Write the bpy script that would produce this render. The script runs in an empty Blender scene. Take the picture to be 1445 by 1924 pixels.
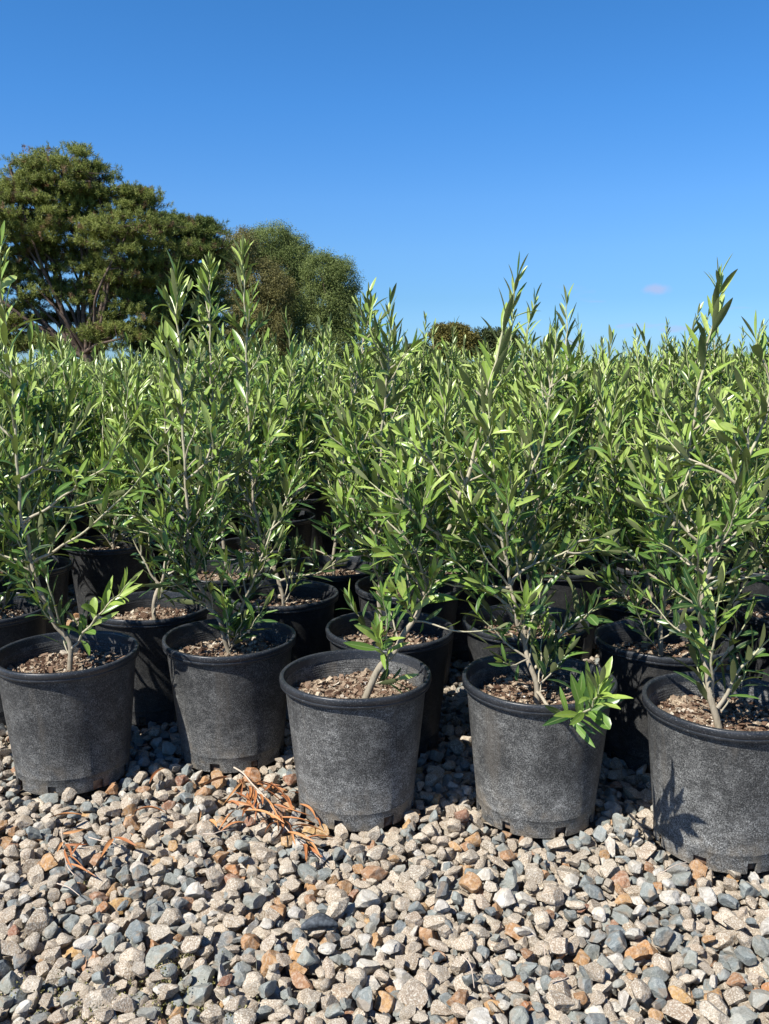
import bpy, bmesh, math, random
import numpy as np
from mathutils import Vector, Matrix, noise as mnoise
R = math.radians
rng = np.random.default_rng(11)
random.seed(5)
scene = bpy.context.scene
COL = scene.collection

# ------------------------------------------------------------------ camera
F_PX, PITCH, CAM_H = 1640.0, R(9.30), 0.7257        # focal length in pixels of a 1445 x 1924 frame
cam_data = bpy.data.cameras.new('camera')
cam = bpy.data.objects.new('camera', cam_data)
COL.objects.link(cam)
cam.location = (0, 0, CAM_H)
cam.rotation_euler = (R(90) - PITCH, 0, 0)
cam_data.sensor_fit = 'VERTICAL'
cam_data.sensor_height = 24.0
cam_data.lens = 24.0 * F_PX / 1924.0
cam_data.clip_start = 0.02
cam_data.clip_end = 5000
scene.camera = cam

# ------------------------------------------------------------------ world, sun, exposure
SUN_EL, SUN_AZ = R(50), R(50)                        # azimuth: left of straight behind the camera
sun_dir = Vector((-math.sin(SUN_AZ) * math.cos(SUN_EL), -math.cos(SUN_AZ) * math.cos(SUN_EL), math.sin(SUN_EL)))
world = bpy.data.worlds.new('World')
scene.world = world
world.use_nodes = True
wn, wl = world.node_tree.nodes, world.node_tree.links
wn.clear()
w_out = wn.new('ShaderNodeOutputWorld')
w_bg = wn.new('ShaderNodeBackground')
w_bg.inputs['Strength'].default_value = 0.092
sky = wn.new('ShaderNodeTexSky')
sky.sky_type = 'NISHITA'
sky.sun_disc = False
sky.sun_elevation = SUN_EL
sky.sun_rotation = math.atan2(sun_dir.x, sun_dir.y)
sky.altitude = 300
sky.air_density = 1.0
sky.dust_density = 0.25
sky.ozone_density = 3.0
SKY_SAT, SKY_VAL = 1.22, 1.0    # the ramp below deepens the blue by elevation; unseen zenith darkened to cut fill
hsv = wn.new('ShaderNodeHueSaturation')
hsv.inputs['Saturation'].default_value = SKY_SAT
hsv.inputs['Value'].default_value = SKY_VAL
wl.new(sky.outputs[0], hsv.inputs['Color'])
# a few small faint clouds low over the right of the horizon
geo = wn.new('ShaderNodeTexCoord')
mapn = wn.new('ShaderNodeMapping')
mapn.inputs['Scale'].default_value = (5.0, 5.0, 26.0)
mapn.inputs['Location'].default_value = (1.1, 0.3, 0.55)
wl.new(geo.outputs['Generated'], mapn.inputs['Vector'])
cn = wn.new('ShaderNodeTexNoise')
cn.inputs['Scale'].default_value = 2.2
cn.inputs['Detail'].default_value = 4
wl.new(mapn.outputs[0], cn.inputs['Vector'])
cr = wn.new('ShaderNodeMapRange')
cr.inputs['From Min'].default_value = 0.60
cr.inputs['From Max'].default_value = 0.72
wl.new(cn.outputs['Fac'], cr.inputs['Value'])
sx = wn.new('ShaderNodeSeparateXYZ')
wl.new(geo.outputs['Generated'], sx.inputs[0])
lo = wn.new('ShaderNodeMapRange'); lo.interpolation_type = 'SMOOTHSTEP'
lo.inputs['From Min'].default_value = 0.10; lo.inputs['From Max'].default_value = 0.055
wl.new(sx.outputs['Z'], lo.inputs['Value'])
rt = wn.new('ShaderNodeMapRange'); rt.interpolation_type = 'SMOOTHSTEP'
rt.inputs['From Min'].default_value = 0.08; rt.inputs['From Max'].default_value = 0.24
wl.new(sx.outputs['X'], rt.inputs['Value'])
m1 = wn.new('ShaderNodeMath'); m1.operation = 'MULTIPLY'
wl.new(lo.outputs[0], m1.inputs[0]); wl.new(rt.outputs[0], m1.inputs[1])
m2 = wn.new('ShaderNodeMath'); m2.operation = 'MULTIPLY'
wl.new(m1.outputs[0], m2.inputs[0]); wl.new(cr.outputs[0], m2.inputs[1])
# the one clear little cloud
dt = wn.new('ShaderNodeVectorMath'); dt.operation = 'SUBTRACT'
wl.new(geo.outputs['Generated'], dt.inputs[0])


def ray(u, v):
    x, yy = (u - 722.5) / F_PX, -(v - 962) / F_PX
    c, s = math.cos(PITCH), math.sin(PITCH)
    return Vector((x, c + yy * s, yy * c - s))


cd = ray(1230, 543).normalized()
dt.inputs[1].default_value = cd
ds = wn.new('ShaderNodeVectorMath'); ds.operation = 'MULTIPLY'
ds.inputs[1].default_value = (1 / 0.021, 1 / 0.03, 1 / 0.0082)
wl.new(dt.outputs[0], ds.inputs[0])
dl = wn.new('ShaderNodeVectorMath'); dl.operation = 'LENGTH'
wl.new(ds.outputs[0], dl.inputs[0])
cn2 = wn.new('ShaderNodeTexNoise'); cn2.inputs['Scale'].default_value = 60; cn2.inputs['Detail'].default_value = 5
wl.new(geo.outputs['Generated'], cn2.inputs['Vector'])
ad = wn.new('ShaderNodeMath'); ad.operation = 'ADD'
wl.new(dl.outputs['Value'], ad.inputs[0]); wl.new(cn2.outputs['Fac'], ad.inputs[1])
pr = wn.new('ShaderNodeMapRange'); pr.interpolation_type = 'SMOOTHSTEP'
pr.inputs['From Min'].default_value = 1.45; pr.inputs['From Max'].default_value = 0.65
wl.new(ad.outputs[0], pr.inputs['Value'])
mx = wn.new('ShaderNodeMath'); mx.operation = 'MAXIMUM'
wl.new(m2.outputs[0], mx.inputs[0]); wl.new(pr.outputs[0], mx.inputs[1])
m3 = wn.new('ShaderNodeMath'); m3.operation = 'MULTIPLY'; m3.inputs[1].default_value = 0.6
wl.new(mx.outputs[0], m3.inputs[0])
tint = wn.new('ShaderNodeValToRGB')
stops = [(0.0, (.31, .52, .93)), (.038, (.35, .56, .93)), (.077, (.38, .58, .85)), (.128, (.50, .69, .92)), (.178, (.55, .76, .99)), (.27, (.51, .81, 1.05)), (.36, (.50, .82, 1.03)), (0.6, (.34, .50, .72)), (1.0, (.30, .42, .62))]
while len(tint.color_ramp.elements) < len(stops): tint.color_ramp.elements.new(.5)
for e_, (p_, c_) in zip(tint.color_ramp.elements, stops):
    e_.position = p_; e_.color = (*c_, 1)
wl.new(sx.outputs['Z'], tint.inputs['Fac'])
tm = wn.new('ShaderNodeMix'); tm.data_type = 'RGBA'; tm.blend_type = 'MULTIPLY'; tm.inputs['Factor'].default_value = 1
wl.new(hsv.outputs[0], tm.inputs[6]); wl.new(tint.outputs[0], tm.inputs[7])
cm = wn.new('ShaderNodeMix'); cm.data_type = 'RGBA'
wl.new(m3.outputs[0], cm.inputs['Factor'])
wl.new(tm.outputs[2], cm.inputs[6])
cm.inputs[7].default_value = (3.3, 3.5, 5.2, 1)
wl.new(cm.outputs[2], w_bg.inputs['Color'])
wl.new(w_bg.outputs[0], w_out.inputs['Surface'])

sd = bpy.data.lights.new('sun', 'SUN')
sd.energy = 5.0
sd.angle = R(0.5)
sd.color = (1.0, 0.955, 0.88)
sun = bpy.data.objects.new('sun', sd)
COL.objects.link(sun)
sun.rotation_euler = (-sun_dir).to_track_quat('-Z', 'Y').to_euler()
sun.location = (-3, -3, 6)
scene.view_settings.view_transform = 'Standard'
scene.view_settings.look = 'None'
scene.view_settings.gamma = 1
scene.view_settings.exposure = 0.80
scene.cycles.max_bounces = 7
scene.cycles.transparent_max_bounces = 4


# ------------------------------------------------------------------ helpers
def at(u, v, Y):
    d = ray(u, v)
    return Vector((0, 0, CAM_H)) + d * (Y / d.y)


def ground(u, v, z=0.0):
    d = ray(u, v)
    return Vector((0, 0, CAM_H)) + d * ((z - CAM_H) / d.z)


def tag(o, label=None, cat=None, group=None, kind=None):
    if label: o['label'] = label
    if cat: o['category'] = cat
    if group: o['group'] = group
    if kind: o['kind'] = kind
    return o


class MB:
    """collects vertices and faces; build_mesh() makes one mesh"""
    def __init__(self):
        self.v, self.q, self.t, self.qm, self.tm, self.tone, self.luv = [], [], [], [], [], [], []
        self.n = 0

    def add(self, V, F, mat=0, tone=0.5, luv=None):
        V = np.asarray(V, dtype=np.float32).reshape(-1, 3)
        F = np.asarray(F, dtype=np.int32)
        if F.shape[1] == 4:
            self.q.append(F + self.n); self.qm.append(np.full(len(F), mat, np.int32))
        else:
            self.t.append(F + self.n); self.tm.append(np.full(len(F), mat, np.int32))
        self.v.append(V)
        self.tone.append(np.broadcast_to(np.asarray(tone, np.float32), (len(V),)).copy())
        self.luv.append(np.zeros((len(V), 3), np.float32) if luv is None else np.asarray(luv, np.float32))
        self.n += len(V)
        return self

    def merge(self, o, mat):
        """append another collector with its material index moved"""
        for a in o.q: self.q.append(a + self.n); self.qm.append(np.full(len(a), mat, np.int32))
        for a in o.t: self.t.append(a + self.n); self.tm.append(np.full(len(a), mat, np.int32))
        self.v += o.v; self.tone += o.tone; self.luv += o.luv
        self.n += o.n
        return self

    def build_mesh(self, name, mats, smooth=True):
        me = bpy.data.meshes.new(name)
        V = np.concatenate(self.v)
        Q = np.concatenate(self.q) if self.q else np.zeros((0, 4), np.int32)
        T = np.concatenate(self.t) if self.t else np.zeros((0, 3), np.int32)
        nq, nt = len(Q), len(T)
        me.vertices.add(len(V)); me.vertices.foreach_set('co', V.ravel())
        me.loops.add(nq * 4 + nt * 3)
        me.loops.foreach_set('vertex_index', np.concatenate([Q.ravel(), T.ravel()]))
        me.polygons.add(nq + nt)
        starts = np.concatenate([np.arange(nq) * 4, nq * 4 + np.arange(nt) * 3]).astype(np.int32)
        me.polygons.foreach_set('loop_start', starts)
        mi = np.concatenate(self.qm + self.tm) if (self.qm or self.tm) else np.zeros(0, np.int32)
        me.polygons.foreach_set('material_index', mi)
        me.polygons.foreach_set('use_smooth', np.full(nq + nt, smooth))
        a = me.attributes.new('tone', 'FLOAT', 'POINT'); a.data.foreach_set('value', np.concatenate(self.tone))
        a = me.attributes.new('luv', 'FLOAT_VECTOR', 'POINT'); a.data.foreach_set('vector', np.concatenate(self.luv).ravel())
        for m in (mats if isinstance(mats, (list, tuple)) else [mats]): me.materials.append(m)
        me.update(calc_edges=True)
        me.validate()
        return me


def link(name, mesh, parent=None, loc=(0, 0, 0), rz=0.0):
    o = bpy.data.objects.new(name, mesh)
    COL.objects.link(o)
    o.parent = parent
    o.location = loc
    o.rotation_euler = (0, 0, rz)
    return o


def catmull(pts, n):
    P = np.array([list(p) for p in pts], float)
    P = np.vstack([2 * P[0] - P[1], P, 2 * P[-1] - P[-2]])
    segs = len(P) - 3
    t = np.linspace(0, segs - 1e-6, n)
    i = t.astype(int); f = (t - i)[:, None]
    a, b, c, d = P[i], P[i + 1], P[i + 2], P[i + 3]
    return 0.5 * (2 * b + (c - a) * f + (2 * a - 5 * b + 4 * c - d) * f ** 2 + (3 * b - a - 3 * c + d) * f ** 3)


def unit(a):
    return a / (np.linalg.norm(a, axis=-1, keepdims=True) + 1e-12)


def frames(P):
    T = unit(np.gradient(P, axis=0))
    ref = np.array([0.31, 0.95, 0.05])
    U = unit(np.cross(T, ref)); W = np.cross(T, U)
    return T, U, W


def tube(mb, P, rad, k=6, mat=0, tone=0.5, cap=True):
    P = np.asarray(P, float); n = len(P)
    T, U, W = frames(P)
    a = np.arange(k) * 2 * np.pi / k
    rad = np.broadcast_to(rad, (n,))
    V = P[:, None] + rad[:, None, None] * (np.cos(a)[None, :, None] * U[:, None] + np.sin(a)[None, :, None] * W[:, None])
    V = V.reshape(-1, 3)
    i = np.arange(n - 1)[:, None] * k; j = np.arange(k)[None]; j2 = (j + 1) % k
    Fq = np.stack([i + j, i + j2, i + k + j2, i + k + j], -1).reshape(-1, 4)
    tn = np.repeat(np.broadcast_to(tone, (n,)), k)
    luv = np.zeros((n * k, 3)); luv[:, 1] = np.repeat(np.linspace(0, 1, n), k)
    mb.add(V, Fq, mat, tn, luv)
    if cap:
        c = np.vstack([V[-k:], P[-1:]])
        mb.add(c, np.array([[q, (q + 1) % k, k] for q in range(k)]), mat, float(np.broadcast_to(tone, (n,))[-1]))


# ------------------------------------------------------------------ materials
class NT:
    def __init__(self, name):
        self.m = bpy.data.materials.new(name)
        self.m.use_nodes = True
        self.n, self.l = self.m.node_tree.nodes, self.m.node_tree.links
        self.b = self.n['Principled BSDF']
        self.out = self.n['Material Output']

    def node(self, t, **kw):
        nd = self.n.new('ShaderNode' + t)
        for k, v in kw.items():
            if k in nd.inputs.keys() if isinstance(k, str) else False: nd.inputs[k].default_value = v
            else: setattr(nd, k, v)
        return nd

    def attr(self, name, vec=False, typ='GEOMETRY'):
        nd = self.node('Attribute', attribute_name=name, attribute_type=typ)
        return nd.outputs['Vector' if vec else 'Fac']

    def noise(self, vec, scale, detail=3, rough=0.5, dist=0.0):
        nd = self.node('TexNoise')
        nd.inputs['Scale'].default_value = scale; nd.inputs['Detail'].default_value = detail
        nd.inputs['Roughness'].default_value = rough; nd.inputs['Distortion'].default_value = dist
        if vec is not None: self.l.new(vec, nd.inputs['Vector'])
        return nd.outputs['Fac']

    def ramp(self, fac, stops, interp='LINEAR'):
        nd = self.node('ValToRGB')
        cr_ = nd.color_ramp; cr_.interpolation = interp
        while len(cr_.elements) < len(stops): cr_.elements.new(0.5)
        for e, (p, c) in zip(cr_.elements, stops):
            e.position = p; e.color = (*c, 1) if not isinstance(c, (int, float)) else (c, c, c, 1)
        self.l.new(fac, nd.inputs['Fac'])
        return nd.outputs['Color']

    def rng(self, val, a, b, c=0.0, d=1.0):
        nd = self.node('MapRange')
        for k, v in zip(('From Min', 'From Max', 'To Min', 'To Max'), (a, b, c, d)): nd.inputs[k].default_value = v
        self.l.new(val, nd.inputs['Value'])
        return nd.outputs[0]

    def mix(self, fac, a, b, mode='MIX'):
        nd = self.node('Mix', data_type='RGBA', blend_type=mode)
        for s, v in ((nd.inputs['Factor'], fac), (nd.inputs[6], a), (nd.inputs[7], b)):
            if isinstance(v, (int, float)): s.default_value = v
            elif isinstance(v, tuple): s.default_value = (*v, 1)
            else: self.l.new(v, s)
        return nd.outputs[2]

    def math(self, op, a, b=0.0, c=None):
        nd = self.node('Math', operation=op)
        for i, v in enumerate((a, b) if c is None else (a, b, c)):
            if isinstance(v, (int, float)): nd.inputs[i].default_value = v
            else: self.l.new(v, nd.inputs[i])
        return nd.outputs[0]

    def objvec(self, jitter=True, scale=(1, 1, 1)):
        tc = self.node('TexCoord').outputs['Object']
        mp = self.node('Mapping')
        mp.inputs['Scale'].default_value = scale
        self.l.new(tc, mp.inputs['Vector'])
        if jitter:
            rn = self.node('ObjectInfo').outputs['Random']
            k = self.math('MULTIPLY', rn, 37.0)
            cb = self.node('CombineXYZ'); self.l.new(k, cb.inputs[0]); self.l.new(k, cb.inputs[1]); self.l.new(k, cb.inputs[2])
            self.l.new(cb.outputs[0], mp.inputs['Location'])
        return mp.outputs[0]

    def bump(self, h, strength=0.3, dist=0.002):
        nd = self.node('Bump'); nd.inputs['Strength'].default_value = strength; nd.inputs['Distance'].default_value = dist
        self.l.new(h, nd.inputs['Height']); self.l.new(nd.outputs[0], self.b.inputs['Normal'])
        return nd.outputs[0]

    def set(self, color=None, rough=None, spec=None):
        for nm, v in (('Base Color', color), ('Roughness', rough), ('Specular IOR Level', spec)):
            if v is None: continue
            if isinstance(v, (int, float)): self.b.inputs[nm].default_value = v
            elif isinstance(v, tuple): self.b.inputs[nm].default_value = (*v, 1)
            else: self.l.new(v, self.b.inputs[nm])
        return self


def leaf_material(name, top, under, trans=0.25, rough=0.31, spec=0.42, midrib=True):
    """top: ramp stops over the leaf's own tone, under: colour of the matt lower face"""
    t = NT(name)
    tone = t.attr('tone'); luv = t.attr('luv', True)
    col = t.ramp(tone, top)
    tc = t.node('TexCoord').outputs['Object']
    blot = t.noise(tc, 130, 2)
    col = t.mix(t.rng(blot, 0.35, 0.75, 0, 0.35), col, (0.10, 0.15, 0.045))
    if midrib:
        sp = t.node('SeparateXYZ'); t.l.new(luv, sp.inputs[0])
        ax = t.math('ABSOLUTE', sp.outputs['X'])
        rib = t.rng(ax, 0.05, 0.16, 0.6, 0.0)
        col = t.mix(rib, col, (0.26, 0.33, 0.13))
    ucol = t.mix(t.rng(tone, 0.3, 1.0), under, tuple(min(1, c * 1.25) for c in under))
    ucol = t.mix(t.rng(blot, 0.3, 0.8, 0, 0.4), ucol, tuple(c * 0.75 for c in under))
    back = t.node('NewGeometry').outputs['Backfacing']
    base = t.mix(back, col, ucol)
    t.set(base, t.rng(back, 0, 1, rough, 0.65), t.rng(back, 0, 1, spec, 0.2))
    tr = t.node('BsdfTranslucent')
    t.l.new(t.mix(1.0, t.mix(0.35, base, (0.12, 0.20, 0.02)), (1.7, 1.8, 1.0), 'MULTIPLY'), tr.inputs['Color'])
    ms = t.node('MixShader'); ms.inputs[0].default_value = trans
    t.l.new(t.b.outputs[0], ms.inputs[1]); t.l.new(tr.outputs[0], ms.inputs[2])
    t.l.new(ms.outputs[0], t.out.inputs['Surface'])
    return t.m


M = {}
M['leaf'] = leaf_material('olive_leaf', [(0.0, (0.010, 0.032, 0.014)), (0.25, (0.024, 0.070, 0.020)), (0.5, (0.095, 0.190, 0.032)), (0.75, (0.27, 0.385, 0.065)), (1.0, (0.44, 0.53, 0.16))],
                          (0.125, 0.145, 0.062), trans=0.19)

t = NT('olive_bark')
tone = t.attr('tone')
ov = t.objvec(False, (1, 1, 0.35))
n1 = t.noise(ov, 260, 4, 0.6)
c = t.ramp(tone, [(0, (0.27, 0.235, 0.175)), (0.35, (0.42, 0.37, 0.28)), (0.8, (0.50, 0.47, 0.31)), (1, (0.38, 0.43, 0.20))])
c = t.mix(t.rng(n1, 0.35, 0.7), c, t.mix(0.45, c, (0.09, 0.075, 0.05)))
t.set(c, 0.75, 0.25); t.bump(n1, 0.5, 0.0015)
M['bark'] = t.m

def pot_plastic(name, dusty):
    t = NT(name)
    ov = t.objvec(True)
    ov2 = t.objvec(True, (1, 1, 2.2))
    scr = t.noise(ov2, 150, 2, 0.5, 1.2)                     # thin curled scratches
    ridge = t.math('ABSOLUTE', t.math('SUBTRACT', scr, 0.5))
    line = t.rng(ridge, 0.0, 0.045, 1, 0)
    msk = t.rng(t.noise(ov, 38, 3), 0.45, 0.60, 0.15, 1)
    line = t.math('MULTIPLY', line, msk)
    sp = t.rng(t.noise(ov, 520, 2, 0.7), 0.44, 0.66, 0, 1)  # fine pale speckle
    dust = t.rng(t.noise(ov, 16, 4, 0.65), 0.36, 0.66, 0.45, 1)
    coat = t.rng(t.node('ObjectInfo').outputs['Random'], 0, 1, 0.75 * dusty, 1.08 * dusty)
    oz = t.node('SeparateXYZ'); t.l.new(t.node('TexCoord').outputs['Object'], oz.inputs[0])
    low = t.rng(oz.outputs['Z'], 0.03, 0.20, 1.0, 0.55)
    amount = t.math('MULTIPLY', t.math('MULTIPLY', dust, low), coat)
    f = t.math('MAXIMUM', t.math('MULTIPLY', sp, 0.72), line)
    f = t.math('MULTIPLY', f, t.math('MULTIPLY', amount, t.rng(t.noise(ov2, 75, 3, 0.6), 0.35, 0.65, 0.55, 1.25)))
    c = t.mix(f, (0.013, 0.014, 0.016), (0.50, 0.505, 0.485))
    scuf = t.rng(t.noise(t.objvec(True, (1, 1, .18)), 22, 3, 0.6), 0.56, 0.68, 0, 0.30 * dusty)
    c = t.mix(scuf, c, (0.115, 0.10, 0.08))
    splash = t.math('MULTIPLY', t.rng(t.noise(ov, 45, 4), 0.45, 0.75), t.rng(oz.outputs['Z'], 0.0, 0.07, 0.75 * dusty, 0.0))
    c = t.mix(splash, c, (0.20, 0.16, 0.11))
    c = t.mix(t.math('MULTIPLY', amount, 0.16), c, (0.20, 0.195, 0.18))
    t.set(c, t.rng(f, 0, 1, 0.5, 0.85), 0.22)
    t.bump(t.noise(ov, 420, 2), 0.12, 0.0006)
    return t.m


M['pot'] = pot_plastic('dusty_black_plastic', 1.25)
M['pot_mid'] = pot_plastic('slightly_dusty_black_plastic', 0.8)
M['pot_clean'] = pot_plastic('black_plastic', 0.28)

t = NT('black_rim_plastic')
ov = t.objvec(True)
sp = t.rng(t.noise(ov, 500, 2), 0.56, 0.75, 0, 0.5)
du = t.rng(t.noise(ov, 25, 4), 0.4, 0.75, 0.0, 0.10)
c = t.mix(t.math('MAXIMUM', sp, du), (0.016, 0.019, 0.024), (0.22, 0.22, 0.22))
t.set(c, 0.34, 0.4)
M['rim'] = t.m

t = NT('bark_chip_mix')
tone = t.attr('tone')
c = t.ramp(tone, [(0.0, (0.022, 0.013, 0.009)), (0.2, (0.075, 0.04, 0.025)), (0.4, (0.16, 0.10, 0.065)), (0.6, (0.26, 0.19, 0.135)), (0.8, (0.38, 0.30, 0.21)), (0.93, (0.50, 0.42, 0.31)), (1.0, (0.72, 0.68, 0.6))])
ov = t.objvec(False)
c = t.mix(t.rng(t.noise(ov, 500, 3), 0.3, 0.75, 0, 0.6), c, (0.05, 0.03, 0.02))
t.set(c, 0.85, 0.2)
M['mix'] = t.m


def stone_mat(name, cols, speck=None, speck_amt=0.0, scale=4.0, veins=0.0):
    t = NT(name)
    rn = t.node('ObjectInfo').outputs['Random']
    ov = t.objvec(True)
    c = t.ramp(rn, cols)
    big = t.noise(ov, 1.0, 4)
    c = t.mix(t.rng(big, 0.35, 0.65, 0, 0.8), c, t.mix(1.0, c, (0.72, 0.66, 0.60), 'MULTIPLY'))
    if speck:
        s1 = t.rng(t.noise(ov, scale, 3, 0.7), 0.48, 0.60, 0, speck_amt)
        c = t.mix(s1, c, speck[0])
        s2 = t.rng(t.noise(ov, scale * 1.45, 2, 0.7, 0.4), 0.54, 0.62, 0, speck_amt)
        c = t.mix(s2, c, speck[1])
    if veins:
        v = t.rng(t.math('ABSOLUTE', t.math('SUBTRACT', t.noise(ov, 1.4, 4, 0.6, 1.0), 0.5)), 0, 0.025, veins, 0)
        c = t.mix(v, c, (0.5, 0.5, 0.47))
        st_ = t.rng(t.noise(ov, 0.8, 2), 0.56, 0.66, 0, 0.5)
        c = t.mix(st_, c, (0.28, 0.20, 0.13))
    c = t.mix(t.rng(t.noise(ov, 5.0, 4, 0.7), 0.52, 0.75, 0, 0.35), c, (0.48, 0.45, 0.39))   # pale rock dust in the pores
    t.set(c, 0.85, 0.2)
    h = t.math('ADD', t.noise(ov, 3.2, 5, 0.7), t.math('MULTIPLY', t.noise(ov, 12, 2), 0.35))
    t.bump(h, 0.7, 0.0035)
    return t.m


M['granite'] = stone_mat('granite_stone', [(0, (0.42, 0.345, 0.258)), (0.3, (0.31, 0.25, 0.185)), (0.6, (0.455, 0.40, 0.32)), (0.8, (0.36, 0.285, 0.215)), (1, (0.30, 0.26, 0.205))],
                         ((0.63, 0.59, 0.50), (0.15, 0.12, 0.085)), 0.75, 8.0)
M['bluestone'] = stone_mat('bluestone_stone', [(0, (0.20, 0.225, 0.22)), (0.25, (0.285, 0.305, 0.275)), (0.5, (0.165, 0.195, 0.205)), (0.7, (0.24, 0.27, 0.27)), (0.85, (0.315, 0.315, 0.275)), (1, (0.10, 0.115, 0.13))], veins=0.35)
M['rust'] = stone_mat('rusty_stone', [(0, (0.36, 0.165, 0.075)), (0.3, (0.42, 0.26, 0.12)), (0.6, (0.27, 0.14, 0.095)), (1, (0.48, 0.32, 0.14))], ((0.50, 0.42, 0.33), (0.16, 0.08, 0.05)), 0.45, 3.0)
M['pale'] = stone_mat('pale_stone', [(0, (0.53, 0.50, 0.43)), (0.5, (0.42, 0.41, 0.375)), (1, (0.58, 0.54, 0.47))], ((0.62, 0.60, 0.55), (0.27, 0.25, 0.22)), 0.5, 3.5)

t = NT('earth_ground')
tc = t.node('TexCoord').outputs['Object']
n1 = t.noise(tc, 0.6, 5); n2 = t.noise(tc, 30, 4)
c = t.mix(n1, (0.10, 0.095, 0.045), (0.17, 0.145, 0.085))
c = t.mix(t.rng(n2, 0.3, 0.7), c, (0.075, 0.068, 0.04))
t.set(c, 0.95, 0.1); M['ground'] = t.m

t = NT('gravel_base')
tc = t.node('TexCoord').outputs['Object']
vo = t.node('TexVoronoi'); vo.inputs['Scale'].default_value = 140; t.l.new(tc, vo.inputs['Vector'])
sv = t.node('SeparateXYZ'); t.l.new(vo.outputs['Color'], sv.inputs[0])
c = t.ramp(sv.outputs['X'], [(0, (0.10, 0.085, 0.065)), (0.5, (0.22, 0.185, 0.145)), (1, (0.36, 0.32, 0.26))])
t.set(c, 0.95, 0.1); t.bump(vo.outputs['Distance'], 0.7, 0.003); M['gravel_base'] = t.m

t = NT('dead_leaf')
tone = t.attr('tone')
c = t.ramp(tone, [(0, (0.15, 0.055, 0.025)), (0.5, (0.34, 0.135, 0.05)), (1, (0.46, 0.24, 0.10))])
t.set(c, 0.55, 0.35); M['dead'] = t.m
t = NT('dead_twig_wood'); t.set((0.50, 0.41, 0.33), 0.7, 0.2); M['twig'] = t.m
t = NT('moss')
t.set(t.ramp(t.attr('tone'), [(0, (0.07, 0.075, 0.02)), (0.6, (0.20, 0.19, 0.07)), (1, (0.42, 0.38, 0.2))]), 0.9, 0.1); M['moss'] = t.m
t = NT('slate')
ov = t.objvec(False)
t.set(t.mix(t.rng(t.noise(ov, 200, 3), 0.4, 0.7), (0.035, 0.042, 0.05), (0.10, 0.115, 0.13)), 0.7, 0.3); t.bump(t.noise(ov, 160, 3), 0.5, 0.002); M['slate'] = t.m


def needle_mat(name, stops, trans=0.25, rough=0.6):
    t = NT(name)
    c = t.ramp(t.attr('tone'), stops)
    t.set(c, rough, 0.25)
    tr = t.node('BsdfTranslucent'); t.l.new(c, tr.inputs['Color'])
    ms = t.node('MixShader'); ms.inputs[0].default_value = trans
    t.l.new(t.b.outputs[0], ms.inputs[1]); t.l.new(tr.outputs[0], ms.inputs[2])
    t.l.new(ms.outputs[0], t.out.inputs['Surface'])
    return t.m


M['pine'] = needle_mat('pine_needles', [(0, (0.05, 0.07, 0.018)), (0.5, (0.165, 0.20, 0.045)), (0.92, (0.31, 0.34, 0.08)), (1, (0.22, 0.14, 0.07))])
M['pine_dark'] = needle_mat('dark_pine_needles', [(0, (0.035, 0.055, 0.015)), (0.5, (0.105, 0.15, 0.033)), (0.92, (0.20, 0.24, 0.055)), (1, (0.16, 0.10, 0.05))])
M['gum'] = needle_mat('grey_green_leaves', [(0, (0.07, 0.095, 0.028)), (0.5, (0.15, 0.195, 0.055)), (1, (0.27, 0.32, 0.10))])
M['gum_brown'] = needle_mat('brownish_leaves', [(0, (0.09, 0.085, 0.035)), (0.5, (0.175, 0.165, 0.055)), (1, (0.31, 0.28, 0.10))])
M['gold'] = needle_mat('golden_leaves', [(0, (0.06, 0.055, 0.018)), (0.5, (0.15, 0.135, 0.035)), (1, (0.26, 0.22, 0.055))])
M['bush'] = needle_mat('bush_leaves', [(0, (0.03, 0.045, 0.015)), (0.5, (0.07, 0.09, 0.03)), (1, (0.13, 0.14, 0.06))])
t = NT('pine_bark')
tc = t.node('TexCoord').outputs['Object']
t.set(t.mix(t.rng(t.noise(tc, 5, 5), 0.35, 0.65), (0.07, 0.05, 0.038), (0.17, 0.125, 0.10)), 0.9, 0.1); M['pine_bark'] = t.m

# ------------------------------------------------------------------ setting: ground
def sheet(name, x0, x1, y0, y1, z, m, nx=2, ny=2):
    X, Y = np.meshgrid(np.linspace(x0, x1, nx), np.linspace(y0, y1, ny))
    V = np.stack([X.ravel(), Y.ravel(), np.full(X.size, z)], 1)
    i = np.arange(ny - 1)[:, None] * nx + np.arange(nx - 1)[None]
    Fq = np.stack([i, i + 1, i + nx + 1, i + nx], -1).reshape(-1, 4)
    mb = MB().add(V, Fq)
    o = link(name, mb.build_mesh(name, m, False))
    tag(o, kind='structure')
    return o


sheet('ground', -2500, 2500, -60, 4200, -0.060, M['ground'])
sheet('gravel_bed', -9, 9, -3, 12, -0.026, M['gravel_base'])

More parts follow.
